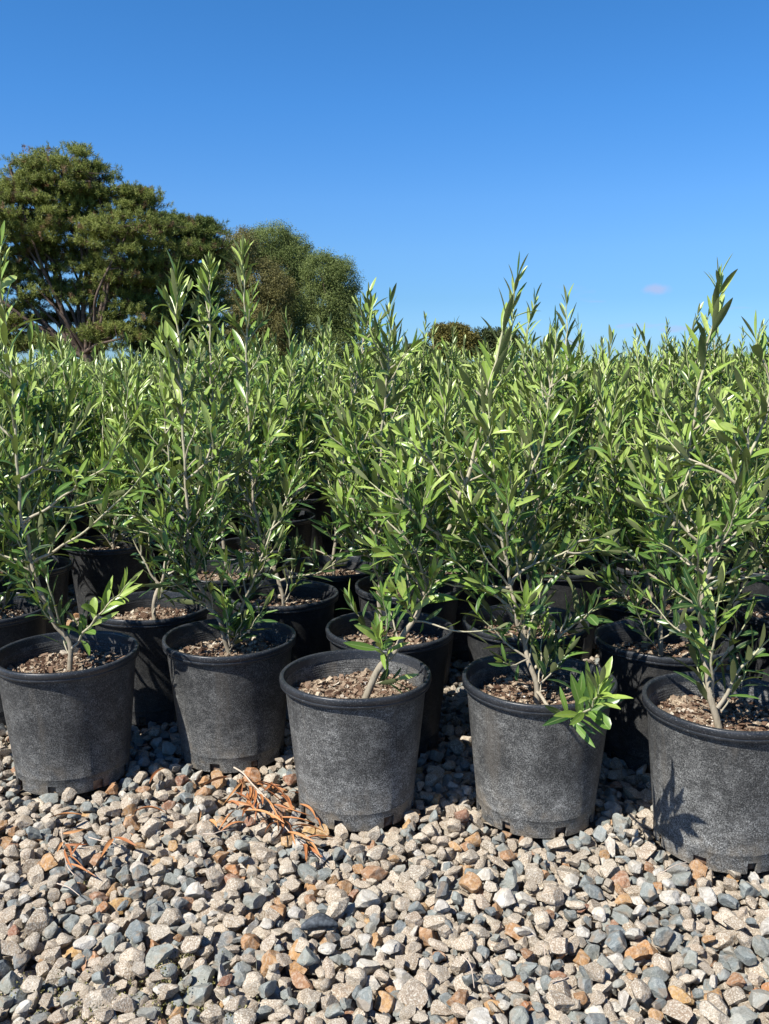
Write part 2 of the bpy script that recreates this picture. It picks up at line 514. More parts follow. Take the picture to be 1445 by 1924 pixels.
# ------------------------------------------------------------------ pot positions
POT_H, POT_R, POT_B = 0.2296, 0.125, 0.0985
hand = {  # key: (x, y)
    'f1': (-0.568, 1.501), 'f2': (-0.292, 1.588), 'f3': (-0.048, 1.385), 'f4': (0.252, 1.364), 'f5': (0.522, 1.266),
    's1': (-0.498, 1.806), 's2': (-0.228, 1.912), 's3': (0.010, 1.645), 's4': (0.282, 1.690), 's5': (0.522, 1.578), 's6': (0.86, 1.76),
    't1': (-0.935, 2.19), 't2': (-0.80, 2.50), 't3': (-0.415, 2.14), 't4': (-0.137, 2.19), 't5': (0.056, 1.985), 't6': (0.592, 1.885),
    't7': (-0.84, 1.79), 't8': (0.805, 1.36)}
pts = [np.array(p) for p in hand.values()]
field = []
lat = random.Random(3)
row = 0
y = 1.95
while y < 9.0:
    xx = -(0.5 * y + 0.75)
    xx += (row % 2) * 0.147
    while xx < 0.5 * y + 0.75:
        p = np.array([xx + lat.uniform(-.02, .02), y + lat.uniform(-.02, .02)])
        if all((p[0] - q[0]) ** 2 + (p[1] - q[1]) ** 2 > 0.247 ** 2 for q in pts[-140:] + pts[:19]):
            pts.append(p); field.append((float(p[0]), float(p[1])))
        xx += 0.268
    y += 0.252
    row += 1
extra = [(-1.12, 1.72), (-1.1, 2.0)]
field.sort(key=lambda p: p[1])

# ------------------------------------------------------------------ gravel: stones dropped one by one on a height map
def stone_mesh(seed, m):
    """a rounded blank cut by random planes, then worn and pitted"""
    r = random.Random(seed * 13 + 5)
    bm = bmesh.new()
    bmesh.ops.create_icosphere(bm, subdivisions=4, radius=1.0)
    planes = []
    for _ in range(r.choice((8, 10, 12, 15))):
        nv = Vector((r.gauss(0, 1), r.gauss(0, 1), r.gauss(0, 1))).normalized()
        planes.append((nv, r.uniform(.42, .82)))
    a, b, c_ = 1.0, r.uniform(.62, 1.0), r.uniform(.48, .76)
    off = Vector((seed * 3.1, seed * 1.7, 0))
    for v in bm.verts:
        p = v.co.copy()
        for _ in range(2):
            for nv, d in planes:
                k = p.dot(nv) - d
                if k > 0: p -= nv * k * .97
        n_ = mnoise.noise(p * 1.6 + off) * .10 + mnoise.noise(p * 4.2 + off) * .045 + mnoise.noise(p * 10 + off) * .018
        p = p * (1 + n_)
        v.co = Vector((p.x * a, p.y * b, p.z * c_)) * 1.16
    bmesh.ops.smooth_vert(bm, verts=bm.verts[:], factor=.12, use_axis_x=True, use_axis_y=True, use_axis_z=True)
    me = bpy.data.meshes.new('stone')
    bm.to_mesh(me); bm.free()
    me.polygons.foreach_set('use_smooth', np.full(len(me.polygons), True))
    me.set_sharp_from_angle(angle=R(19))
    me.materials.append(m)
    return me


kinds = ['granite'] * 16 + ['bluestone'] * 12 + ['rust'] * 5 + ['pale'] * 4
stone_col = bpy.data.collections.new('stones')
for i, k in enumerate(kinds):
    o = bpy.data.objects.new('stone.%03d' % i, stone_mesh(i + 1, M[k]))
    stone_col.objects.link(o)
KIDX = {k: [i for i, q in enumerate(kinds) if q == k] for k in set(kinds)}


def instancer(name, P, idx, rot, scl, coll, kind='stuff', extra_mats=()):
    me = bpy.data.meshes.new(name)
    me.vertices.add(len(P)); me.vertices.foreach_set('co', np.asarray(P, np.float32).ravel())
    a = me.attributes.new('idx', 'INT', 'POINT'); a.data.foreach_set('value', np.asarray(idx, np.int32))
    a = me.attributes.new('rot', 'FLOAT_VECTOR', 'POINT'); a.data.foreach_set('vector', np.asarray(rot, np.float32).ravel())
    a = me.attributes.new('scl', 'FLOAT_VECTOR', 'POINT'); a.data.foreach_set('vector', np.asarray(scl, np.float32).ravel())
    o = link(name, me)
    ng = bpy.data.node_groups.new(name + '_nodes', 'GeometryNodeTree')
    ng.interface.new_socket('Geometry', in_out='INPUT', socket_type='NodeSocketGeometry')
    ng.interface.new_socket('Geometry', in_out='OUTPUT', socket_type='NodeSocketGeometry')
    N, L = ng.nodes, ng.links
    gi, go = N.new('NodeGroupInput'), N.new('NodeGroupOutput')
    ip = N.new('GeometryNodeInstanceOnPoints')
    ci = N.new('GeometryNodeCollectionInfo')
    ci.inputs['Collection'].default_value = coll
    ci.inputs['Separate Children'].default_value = True
    ci.inputs['Reset Children'].default_value = True
    ip.inputs['Pick Instance'].default_value = True
    L.new(gi.outputs[0], ip.inputs['Points']); L.new(ci.outputs[0], ip.inputs['Instance'])
    for nm, ty, sock in (('idx', 'INT', 'Instance Index'), ('rot', 'FLOAT_VECTOR', 'Rotation'), ('scl', 'FLOAT_VECTOR', 'Scale')):
        na = N.new('GeometryNodeInputNamedAttribute'); na.data_type = ty
        na.inputs['Name'].default_value = nm
        L.new([s for s in na.outputs if s.enabled and s.name == 'Attribute'][0], ip.inputs[sock])
    L.new(ip.outputs[0], go.inputs[0])
    md = o.modifiers.new('scatter', 'NODES'); md.node_group = ng
    tag(o, kind=kind)
    return o


def drop_gravel():
    r = np.random.default_rng(4)
    x0, x1, y0, y1, c = -1.75, 1.75, 0.45, 3.1, 0.003
    nx, ny = int((x1 - x0) / c), int((y1 - y0) / c)
    H = np.full((ny, nx), -0.040)
    gx = x0 + (np.arange(nx) + .5) * c; gy = y0 + (np.arange(ny) + .5) * c
    for (px, py) in list(hand.values()) + field[:60]:
        if py > y1 + .2: continue
        m = (gx[None] - px) ** 2 + (gy[:, None] - py) ** 2 < (POT_B - .003) ** 2
        H[m] = 5
    P, I, RT, S = [], [], [], []
    probs = dict(granite=.57, bluestone=.27, rust=.09, pale=.07)
    kn = list(probs); kp = np.array(list(probs.values()))
    def inside(px, py):
        return abs(px) < 0.5 * py + .38
    target = 34000
    tries = 0
    while len(P) < target and tries < 70000:
        tries += 1
        near = 1.0
        L = min(.0165, max(.0052, r.lognormal(math.log(.0092), .28)))
        a, b, hh = L, L * r.uniform(.72, .98), L * r.uniform(.55, .8)
        ru = (a + b) / 2
        k = int(math.ceil(ru / c))
        jj, ii = np.mgrid[-k:k + 1, -k:k + 1]
        d2 = (ii * c / ru) ** 2 + (jj * c / ru) ** 2
        m = d2 < 1
        bot = hh * np.sqrt(np.clip(1 - d2, 0, 1))
        best = None
        for _ in range(16):
            px = r.uniform(x0 + .03, x1 - .03); py = y0 + .03 + (y1 - y0 - .06) * r.random() ** 1.15
            if not inside(px, py): continue
            iy, ix = int((py - y0) / c), int((px - x0) / c)
            sub = H[iy - k:iy + k + 1, ix - k:ix + k + 1]
            if sub.shape != m.shape: continue
            z = np.max(np.where(m, sub + bot, -9))
            if z > 1: continue
            if best is None or z < best[0]: best = (z, px, py, iy, ix)
        if best is None: continue
        z, px, py, iy, ix = best
        z -= hh * .32
        if z > .0055: continue
        sub = H[iy - k:iy + k + 1, ix - k:ix + k + 1]
        np.maximum(sub, np.where(m, z + bot * .92, -9), out=sub)
        q = r.choice(4, p=kp)
        P.append((px, py, z - .002)); I.append(r.choice(KIDX[kn[q]]))
        RT.append((r.normal(0, .32), r.normal(0, .32), r.uniform(0, 6.283)))
        sx_ = L * 1.10
        S.append((sx_, sx_ * r.uniform(.85, 1.1), sx_ * r.uniform(.9, 1.25)))
    return P, I, RT, S, H, (x0, y0, c)


gP, gI, gR, gS, HM, HMi = drop_gravel()
lift = .0035 - float(np.median(HM[(HM < 1) & (HM > -.035)]))       # bring the top of the bed level with the feet of the pots
gP = [(a, b, c + lift) for a, b, c in gP]
HM = np.where(HM < 1, HM + lift, HM)
print('lift', lift)
zz = np.array(gP)[:, 2]
print('stones', len(gP), 'z mean', zz.mean(), 'max', zz.max(), 'H median', np.median(HM[HM < 1]))
instancer('gravel', gP, gI, gR, gS, stone_col)


def gz(x, y):
    ix, iy = int((x - HMi[0]) / HMi[2]), int((y - HMi[1]) / HMi[2])
    if 2 <= iy < HM.shape[0] - 2 and 2 <= ix < HM.shape[1] - 2:
        s = HM[iy - 2:iy + 3, ix - 2:ix + 3]
        s = s[s < 1]
        if s.size: return float(s.max())
    return 0.0


# ------------------------------------------------------------------ pot meshes
def lathe_grid(prof, k, skip=None, rf=None):
    a = np.arange(k) * 2 * np.pi / k
    prof = np.array(prof)
    V = np.stack([prof[:, None, 0] * np.cos(a), prof[:, None, 0] * np.sin(a), np.broadcast_to(prof[:, None, 1], (len(prof), k))], -1)
    if rf is not None: V = rf(V, a)
    Fq = []
    for i in range(len(prof) - 1):
        for j in range(k):
            if skip and skip(i, j): continue
            Fq.append((i * k + j, i * k + (j + 1) % k, (i + 1) * k + (j + 1) % k, (i + 1) * k + j))
    return V.reshape(-1, 3), np.array(Fq)


def pot_body(seed, lowres=False):
    r = random.Random(seed)
    K = 48 if lowres else 128
    # outer wall from the foot up, over the top, then the ribbed inner wall down
    prof = [(.0972, 0), (.0978, .017), (.0984, .0275), (.0988, .0282), (.0988, .0290), (.0986, .0296), (.1065, .105), (.1150, .190), (.1168, .2105), (.1172, .2150), (.1155, .2150)]
    nin = 0
    zi, ri = .209, .1150
    while zi > .172:
        prof += [(ri, zi), (ri - .0007, zi - .0010), (ri - .0007, zi - .0022)]
        zi -= .0042; ri -= .0005
    prof += [(.109, .165), (.0945, .028), (.0935, 0.0)]
    notch = []
    if not lowres:
        for q in range(8):
            a0 = int(K * (q + .5) / 8) + r.randint(-1, 1)
            notch += [(a0 + w) % K for w in range(4 if q % 2 else 3)]
    last = len(prof) - 1
    ov = r.uniform(.0, .0015); ph = r.uniform(0, 6)

    def rf(V, a):
        s = 1 + ov / .12 * np.cos(2 * a + ph)
        V[..., 0] *= s[None]; V[..., 1] *= s[None]
        return V
    V, Fq = lathe_grid(prof, K, (lambda i, j: j in notch and (i == 0 or i == last - 1)) if notch else None, rf)
    mb = MB().add(V, Fq)
    if notch:   # walls of each notch
        Vg = V.reshape(len(prof), K, 3)
        Vg[last - 1, :, 2] = .017
        mb = MB().add(V, Fq)
        for j in range(K):
            if j in notch:
                j2 = (j + 1) % K
                mb.add([Vg[1, j], Vg[1, j2], Vg[last - 1, j2], Vg[last - 1, j]], [[0, 1, 2, 3]])
                if (j - 1) % K not in notch: mb.add([Vg[0, j], Vg[1, j], Vg[last - 1, j], Vg[last, j]], [[0, 1, 2, 3]])
                if j2 not in notch: mb.add([Vg[0, j2], Vg[1, j2], Vg[last - 1, j2], Vg[last, j2]], [[0, 1, 2, 3]])
    return mb


def pot_rim(seed, K=128):
    r = random.Random(seed + 90)
    prof = [(.1166, .2165), (.1170, .2140), (.1232, .2138), (.1240, .2146), (.1243, .2180), (.1238, .2186), (.1250, .2196), (.1252, .2260), (.1246, .2286), (.1236, .2296),
            (.1192, .2296), (.1180, .2286), (.1173, .2250), (.1165, .2180), (.1156, .2140)]
    ph = r.uniform(0, 6)

    def rf(V, a):
        s = 1 + .004 * np.cos(2 * a + ph)
        V[..., 0] *= s[None]; V[..., 1] *= s[None]
        V[..., 2] += .0009 * np.sin(2 * a + ph)[None] + .0004 * np.sin(5 * a)[None]
        return V
    V, Fq = lathe_grid(prof, K, None, rf)
    return MB().add(V, Fq)


def chips(mb, n, r, rad, zfun, lmin, lmax, wr, tone_fn, flat=.35, mat=0):
    L = r.uniform(lmin, lmax, n) ** 1.0; W = L * r.uniform(*wr, n); Tt = W * r.uniform(.3, .7, n)
    q = rad * np.sqrt(r.random(n)) * .985; th = r.uniform(0, 2 * np.pi, n)
    C = np.stack([q * np.cos(th), q * np.sin(th)], 1)
    z = zfun(C[:, 0], C[:, 1])
    base = np.array([[-1, -1, -1], [1, -1, -1], [1, 1, -1], [-1, 1, -1], [-1, -1, 1], [1, -1, 1], [1, 1, 1], [-1, 1, 1]], float) * .5
    V = base[None] * np.stack([L, W, Tt], 1)[:, None]
    V *= 1 + r.uniform(-.35, .35, V.shape)
    ax, ay, az = r.normal(0, flat, n), r.normal(0, flat, n), r.uniform(0, 6.283, n)
    cx, s_x, cy, sy, cz, sz = np.cos(ax), np.sin(ax), np.cos(ay), np.sin(ay), np.cos(az), np.sin(az)
    x, y, zz = V[..., 0], V[..., 1], V[..., 2]
    y, zz = y * cx[:, None] - zz * s_x[:, None], y * s_x[:, None] + zz * cx[:, None]
    x, zz = x * cy[:, None] + zz * sy[:, None], -x * sy[:, None] + zz * cy[:, None]
    x, y = x * cz[:, None] - y * sz[:, None], x * sz[:, None] + y * cz[:, None]
    # keep each chip inside the pot wall
    X = x + C[:, :1]; Y = y + C[:, 1:]
    rr = np.sqrt(X ** 2 + Y ** 2); k = np.minimum(1, rad / np.maximum(rr, 1e-6))
    V = np.stack([X * k, Y * k, zz + z[:, None]], -1)
    Fq = np.array([[0, 3, 2, 1], [4, 5, 6, 7], [0, 1, 5, 4], [1, 2, 6, 5], [2, 3, 7, 6], [3, 0, 4, 7]])
    Fa = (np.arange(n)[:, None, None] * 8 + Fq[None]).reshape(-1, 4)
    tn = np.repeat(tone_fn(n), 8)
    mb.add(V.reshape(-1, 3), Fa, mat, tn)


def mix_mesh(seed, low=False):
    r = np.random.default_rng(seed)
    level = .190 + r.uniform(-.004, .004)
    p1, p2 = r.uniform(0, 6, 2)

    def zf(x, y):
        return level + .004 * np.sin(34 * x + p1) * np.cos(29 * y + p2) + .0022 * np.sin(90 * x + p2) * np.sin(80 * y + p1)
    mb = MB()
    kk, nr = 48, 12
    rad = .1095
    V, Fq = [], []
    for i in range(nr + 1):
        for j in range(kk):
            a = j * 2 * np.pi / kk; q = rad * i / nr
            V.append((q * np.cos(a), q * np.sin(a), 0))
    V = np.array(V); V[:, 2] = zf(V[:, 0], V[:, 1]) - .0015 + r.uniform(-.001, .001, len(V))
    for i in range(nr):
        for j in range(kk): Fq.append((i * kk + j, (i + 1) * kk + j, (i + 1) * kk + (j + 1) % kk, i * kk + (j + 1) % kk))
    mb.add(V, np.array(Fq), 0, r.uniform(.0, .25, len(V)))
    n1, n2 = (260, 250) if low else (900, 1500)
    chips(mb, n1, r, rad, lambda x, y: zf(x, y) + r.uniform(-.001, .004, len(x)), .004, .017, (.22, .6), lambda n: np.clip(r.beta(1.8, 1.4, n), 0, .95), .38)
    chips(mb, n2, r, rad, lambda x, y: zf(x, y) + r.uniform(-.0005, .0035, len(x)), .0018, .005, (.5, 1), lambda n: np.clip(r.beta(1.7, 1.2, n) * 1.05, 0, 1), .8)
    if not low:   # the packed root ball behind the drain slots
        a = np.arange(64) * 2 * np.pi / 64
        zs = [.001, .008, .016, .024]
        Vr = []
        for z in zs:
            for q in a: Vr.append(((.0905 + r.uniform(-.001, .001)) * np.cos(q), (.0905 + r.uniform(-.001, .001)) * np.sin(q), z))
        Fr = [(i * 64 + j, i * 64 + (j + 1) % 64, (i + 1) * 64 + (j + 1) % 64, (i + 1) * 64 + j) for i in range(3) for j in range(64)]
        mb.add(Vr, Fr, 0, r.uniform(.25, .8, len(Vr)))
    return mb


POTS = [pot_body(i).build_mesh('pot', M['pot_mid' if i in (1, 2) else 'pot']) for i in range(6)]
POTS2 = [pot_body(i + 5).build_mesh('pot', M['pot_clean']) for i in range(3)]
RIMS = [pot_rim(i).build_mesh('rim', M['rim']) for i in range(3)]
MIXES = [mix_mesh(i + 20).build_mesh('potting_mix', M['mix'], False) for i in range(5)]
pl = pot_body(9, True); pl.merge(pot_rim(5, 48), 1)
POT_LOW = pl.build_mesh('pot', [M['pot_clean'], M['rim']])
MIX_LOW = mix_mesh(77, True).build_mesh('potting_mix', M['mix'], False)
for me in POTS + POTS2 + RIMS + [POT_LOW]:
    me.set_sharp_from_angle(angle=R(50))

# ------------------------------------------------------------------ olive plants
ST = np.array([0, .07, .2, .38, .58, .78, .92, 1.0])
WD = np.array([.07, .22, .62, .93, 1.0, .74, .36, .02])
WD2 = np.array([.06, .18, .50, .86, 1.0, .95, .62, .12])     # blunt leaf, widest past the middle


def leaves_to(mb, Lf, mat=0):
    """Lf: list of (base, dir, normal, length, width, bend, tone, blunt, roll)"""
    if not Lf: return
    B = np.array([l[0] for l in Lf]); D = unit(np.array([l[1] for l in Lf])); Nn = np.array([l[2] for l in Lf])
    Nn = unit(Nn - D * np.sum(Nn * D, 1, keepdims=True)); S = np.cross(D, Nn)
    Ln, W, bend, tone, blunt, roll = [np.array([l[i] for l in Lf]) for i in range(3, 9)]
    S2 = S * np.cos(roll)[:, None] + Nn * np.sin(roll)[:, None]; N2 = np.cross(S2, D); S, Nn = S2, N2
    n, k = len(Lf), len(ST)
    ang = bend[:, None] * ST[None]
    # arc away from the normal side (leaf recurves) for positive bend
    bs = np.where(np.abs(bend) < 1e-3, 1e-3, bend)[:, None]
    fwd = np.sin(ang) / bs; dn = (1 - np.cos(ang)) / bs
    mid = B[:, None] + Ln[:, None, None] * (fwd[..., None] * D[:, None] - dn[..., None] * Nn[:, None])
    nloc = np.cos(ang)[..., None] * Nn[:, None] + np.sin(ang)[..., None] * D[:, None]
    w = np.where(blunt[:, None] > .5, WD2[None], WD[None]) * (W / 2)[:, None]
    fold = .34
    Lp = mid - w[..., None] * S[:, None] + (w * fold)[..., None] * nloc
    Rp = mid + w[..., None] * S[:, None] + (w * fold)[..., None] * nloc
    V = np.stack([Lp, mid, Rp], 2)           # n,k,3,3
    luv = np.zeros((n, k, 3, 3)); luv[:, :, 0, 0] = -1; luv[:, :, 2, 0] = 1; luv[..., 1] = ST[None, :, None]
    i = np.arange(k - 1)[:, None] * 3; j = np.arange(2)[None]
    Fq = np.stack([i + j, i + j + 1, i + j + 4, i + j + 3], -1).reshape(-1, 4)
    Fa = (np.arange(n)[:, None, None] * (k * 3) + Fq[None]).reshape(-1, 4)
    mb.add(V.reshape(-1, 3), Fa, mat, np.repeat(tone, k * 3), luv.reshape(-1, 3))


class Plant:
    def __init__(self, seed, leaf_scale=1.0, green=0.0):
        self.r = random.Random(seed)
        self.stem, self.leaves = MB(), []
        self.ls, self.green = leaf_scale, green + .06

    def axis(self, pts_, r0, r1, t0=0.0, t1=1.0, leaf_from=0.0, spacing=.024, young=0.35, Lmax=.062, fresh=0.0, skip=.06, stemk=7):
        r = self.r
        L = sum((Vector(a) - Vector(b)).length for a, b in zip(pts_[:-1], pts_[1:]))
        n = max(6, int(L / .011))
        P = catmull(pts_, n)
        # small kinks at the nodes
        T, U, W = frames(P)
        s = np.linspace(0, 1, n)
        wob = .0016
        ph = r.uniform(0, 6)
        P = P + U * (wob * np.sin(s * L / spacing * 1.9 + ph))[:, None] + W * (wob * np.sin(s * L / spacing * 1.35 + ph * 2))[:, None]
        rad = r0 + (r1 - r0) * s ** .8
        rad = rad * (1 + .10 * np.maximum(0, np.sin(s * L / spacing * 6.283)) ** 6)
        tube(self.stem, P, rad, stemk, 0, t0 + (t1 - t0) * s)
        T = unit(np.gradient(P, axis=0))
        rot0 = r.uniform(0, 6.283)
        nodes = []
        m = max(2, int(L / spacing))
        u = 0.0; k = 0
        pos = []
        while u < 1.0:
            pos.append(u); u += (spacing * r.uniform(.8, 1.25) * (1 - .45 * u ** 2)) / L
        for k, u in enumerate(pos):
            if k == 0: continue
            x = u * (n - 1); i = min(int(x), n - 2); f = x - i
            p = P[i] * (1 - f) + P[i + 1] * f; a = T[i]
            e = np.cross(a, [.3, .9, .1]); e = e / np.linalg.norm(e); g = np.cross(a, e)
            th = rot0 + k * 1.5708 + r.gauss(0, .22)
            nodes.append((u, p, a, e, g, th))
            if u < leaf_from: continue
            tip = max(0.0, (u - (1 - young)) / young)
            for side in (0, 1):
                if r.random() < skip: continue
                t_ = th + side * math.pi
                rd = e * math.cos(t_) + g * math.sin(t_)
                spread = R(r.uniform(26, 54)) * (1 - .5 * tip ** 1.5)
                d = a * math.cos(spread) + rd * math.sin(spread)
                d = d + np.array([0, 0, r.uniform(.0, .28)])
                nn = a * math.sin(spread) - rd * math.cos(spread)
                wl_ = r.uniform(-.2, 1.0) * (1 - .4 * tip)      # leaves turn their faces to the light
                nn = nn + np.array([-.38, -.52, .55]) * wl_
                blunt = 1.0 if (r.random() < .26 and tip < .3) else 0.0
                ln = Lmax * self.ls * r.uniform(.68, 1.12) * (1 - .62 * tip ** 2.2) * (.72 + .28 * min(1, u / .3))
                wd = ln * r.uniform(.145, .205)
                if blunt: ln *= .62; wd = ln * r.uniform(.34, .46)
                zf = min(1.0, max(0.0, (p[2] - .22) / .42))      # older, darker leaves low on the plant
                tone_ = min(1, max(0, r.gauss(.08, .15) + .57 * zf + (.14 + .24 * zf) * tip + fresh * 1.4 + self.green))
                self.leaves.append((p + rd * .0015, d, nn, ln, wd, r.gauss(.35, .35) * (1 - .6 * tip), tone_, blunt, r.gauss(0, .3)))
        # terminal pair and bud
        p, a = P[-1], T[-1]
        e = np.cross(a, [.3, .9, .1]); e = e / np.linalg.norm(e); g = np.cross(a, e)
        th = r.uniform(0, 6.283)
        for side in (0, 1):
            t_ = th + side * math.pi; rd = e * math.cos(t_) + g * math.sin(t_)
            sp_ = R(r.uniform(8, 20))
            d = a * math.cos(sp_) + rd * math.sin(sp_)
            nn = a * math.sin(sp_) - rd * math.cos(sp_)
            ln = Lmax * self.ls * r.uniform(.5, .85)
            self.leaves.append((p, d, nn, ln, ln * .19, r.gauss(.0, .15), min(1, .74 + fresh + r.uniform(-.1, .2)), 0.0, 0.0))
        return nodes

    def branch(self, p, d, L, curl=.5, **kw):
        r = self.r
        d = Vector(d).normalized(); q = Vector(p); P = [q.copy()]
        side = Vector((r.gauss(0, 1), r.gauss(0, 1), 0)) * .12
        nseg = 4
        for i in range(nseg):
            d = (d + Vector((0, 0, 1)) * curl / nseg + side / nseg).normalized()
            q = q + d * L / nseg
            P.append(q.copy())
        return self.axis(P, kw.pop('r0', .0022), kw.pop('r1', .0008), **kw)

    def bush(self, nodes, lo=.12, hi=.9, prob=.75, Lb=(.20, .06), curl=.5, fresh=0.0):
        """side shoots from the leaf axils of a main stem"""
        r = self.r
        for (u, p, a, e, g, th) in nodes:
            if not (lo < u < hi): continue
            for side in (0, 1):
                if r.random() > prob: continue
                t_ = th + side * math.pi
                rd = e * math.cos(t_) + g * math.sin(t_)
                f = (u - lo) / (hi - lo)
                L = (Lb[0] + (Lb[1] - Lb[0]) * f) * r.uniform(.45, 1.2)
                if L < .03: continue
                ang = R(r.uniform(36, 58))
                d = a * math.cos(ang) + rd * math.sin(ang)
                nd = self.branch(p, d, L, curl * r.uniform(.4, 1.3), t0=.35, t1=1.0, leaf_from=.12, spacing=.021, Lmax=.055, fresh=fresh + r.uniform(-.05, .1), stemk=5)
                if L > .13:
                    for (u2, p2, a2, e2, g2, th2) in nd:
                        if .2 < u2 < .75 and r.random() < .35:
                            rd2 = e2 * math.cos(th2) + g2 * math.sin(th2)
                            self.branch(p2, a2 * .7 + rd2 * .75, L * r.uniform(.3, .5), .3, t0=.6, t1=1.0, spacing=.018, Lmax=.048, r0=.0014, fresh=fresh + .05, stemk=4)

    def meshes(self):
        lm = MB(); leaves_to(lm, self.leaves)
        return self.stem, lm


def random_plant(seed, H=.52, green=0.0):
    p = Plant(seed, 1.10, green); r = p.r
    lean = Vector((r.gauss(0, .05), r.gauss(0, .05), 0))
    P = [Vector((r.uniform(-.01, .01), r.uniform(-.01, .01), .186))]
    nseg = 6
    x = P[0].copy()
    for i in range(nseg):
        st = Vector((r.gauss(0, .010), r.gauss(0, .010), H / nseg)) + lean / nseg
        x = x + st; P.append(x.copy())
    nodes = p.axis(P, .0052, .0011, 0, 1, leaf_from=.30, spacing=.027, young=.3)
    p.bush(nodes, .03, .68, .96, (.25, .11), .85)
    for _ in range(r.choice((4, 5, 6))):
        th = r.uniform(0, 6.283)
        p.branch(P[0] + Vector((0, 0, r.uniform(.004, .05))), (math.cos(th), math.sin(th), r.uniform(.5, 1.6)), r.uniform(.07, .16), .6, r0=.0017, t0=.4, leaf_from=.2, spacing=.017, Lmax=.056, fresh=r.uniform(-.05, .2), stemk=5)
    # one or two strong leaders from low on the stem
    for _ in range(r.choice((1, 2, 2))):
        u, q, a, e, g, th = r.choice(nodes[1:max(3, len(nodes) // 3)])
        rd = e * math.cos(th) + g * math.sin(th)
        nd = p.branch(q, a * .9 + rd * .45, H * r.uniform(.6, .95), .9, r0=.003, r1=.001, t0=.2, leaf_from=.1, spacing=.024, Lmax=.06)
        p.bush(nd, .1, .65, .5, (.12, .05), .8)
    return p


GROUP1 = 'olive plants potted along the front of the nursery field'


def assemble(loc, mesh_pack, low=False, rz=0.0, label='', group=GROUP1, seed=0, abs_plant=False, s=1.0):
    root = bpy.data.objects.new('potted_olive', None)
    COL.objects.link(root)
    root.location = (loc[0], loc[1], 0)
    root.empty_display_size = .1
    tag(root, label, 'potted plant', group)
    r = random.Random(seed * 7 + 1)
    if low:
        link('pot', POT_LOW, root, (0, 0, 0), r.uniform(0, 6))
        link('potting_mix', MIX_LOW, root, (0, 0, 0), r.uniform(0, 6))
    else:
        tilt = r.uniform(0, 6)
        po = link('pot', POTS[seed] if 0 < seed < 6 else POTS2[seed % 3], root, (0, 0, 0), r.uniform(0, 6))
        link('rim', RIMS[seed % 3], po)
        link('potting_mix', MIXES[seed % 5], root, (0, 0, r.uniform(-.004, .003)), r.uniform(0, 6))
    st = link('stem', mesh_pack[0], root, (0, 0, 0), rz)
    st.scale = (s, s, s) if s == 1 else (s, s, 1 + (s - 1) * 1.0)
    if s != 1: st.location = (0, 0, .186 * (1 - s))
    link('foliage', mesh_pack[1], st)
    return root


def pack(p):
    a, b = p.meshes()
    return a.build_mesh('stem', M['bark']), b.build_mesh('foliage', M['leaf'])


# ---- the plants of the first rows, stem by stem
def hero(key, seed, main, r0=.0050, tip_r=.0011, branches=(), dy=None, leaf_from=.25, bush_kw=None, Lmax=.062, label='', spacing=.024, green=0.0):
    """main / branches: lists of (u, v, dy) read off the photograph; dy is the distance behind the pot's centre"""
    x, y_ = hand[key]
    p = Plant(seed, 1.0, green)

    def loc(q):
        w = at(q[0], q[1], y_ + (q[2] if len(q) > 2 else 0))
        return Vector((w.x - x, w.y - y_, w.z))
    P = [loc(q) for q in main]
    P[0].z = min(P[0].z, .186)
    nodes = p.axis(P, r0, tip_r, 0, 1, leaf_from=leaf_from, spacing=spacing, young=.3, Lmax=Lmax)
    kw = dict(lo=.2, hi=.9, prob=.6, Lb=(.17, .06), curl=.6); kw.update(bush_kw or {}); kw['prob'] = min(.8, kw['prob'] * 1.2)
    p.bush(nodes, **kw)
    p.bush(nodes, .12, .46, {'f3': .34, 'f1': .42, 's1': .4}.get(key, .6), (.11, .15), .55, -.08)      # low leafy twigs that hide the stems
    for _ in range({'f3': 0, 'f1': 1, 'f2': 3, 's1': 1}.get(key, 2)):
        th = p.r.uniform(0, 6.283)
        p.branch(P[0] + Vector((0, 0, p.r.uniform(.01, .05))), (math.cos(th), math.sin(th), p.r.uniform(.5, 1.5)), p.r.uniform(.06, .13), .6, r0=.0015, t0=.4, leaf_from=.2, spacing=.016, Lmax=.052, fresh=p.r.uniform(-.08, .12), stemk=5)
    for b in branches:
        opt = dict(r0=.0028, r1=.0009, t0=.3, t1=1.0, leaf_from=.1, spacing=.023, Lmax=.056)
        o2 = b[1] if len(b) > 1 and isinstance(b[1], dict) else {}
        sub = o2.pop('sub', 0) if o2 else 0
        opt.update(o2)
        nd = p.axis([loc(q) for q in b[0]], **opt)
        if sub: p.bush(nd, .15, .85, sub, (.10, .05), .5)
    return assemble((x, y_), pack(p), False, 0, label, GROUP1, seed)


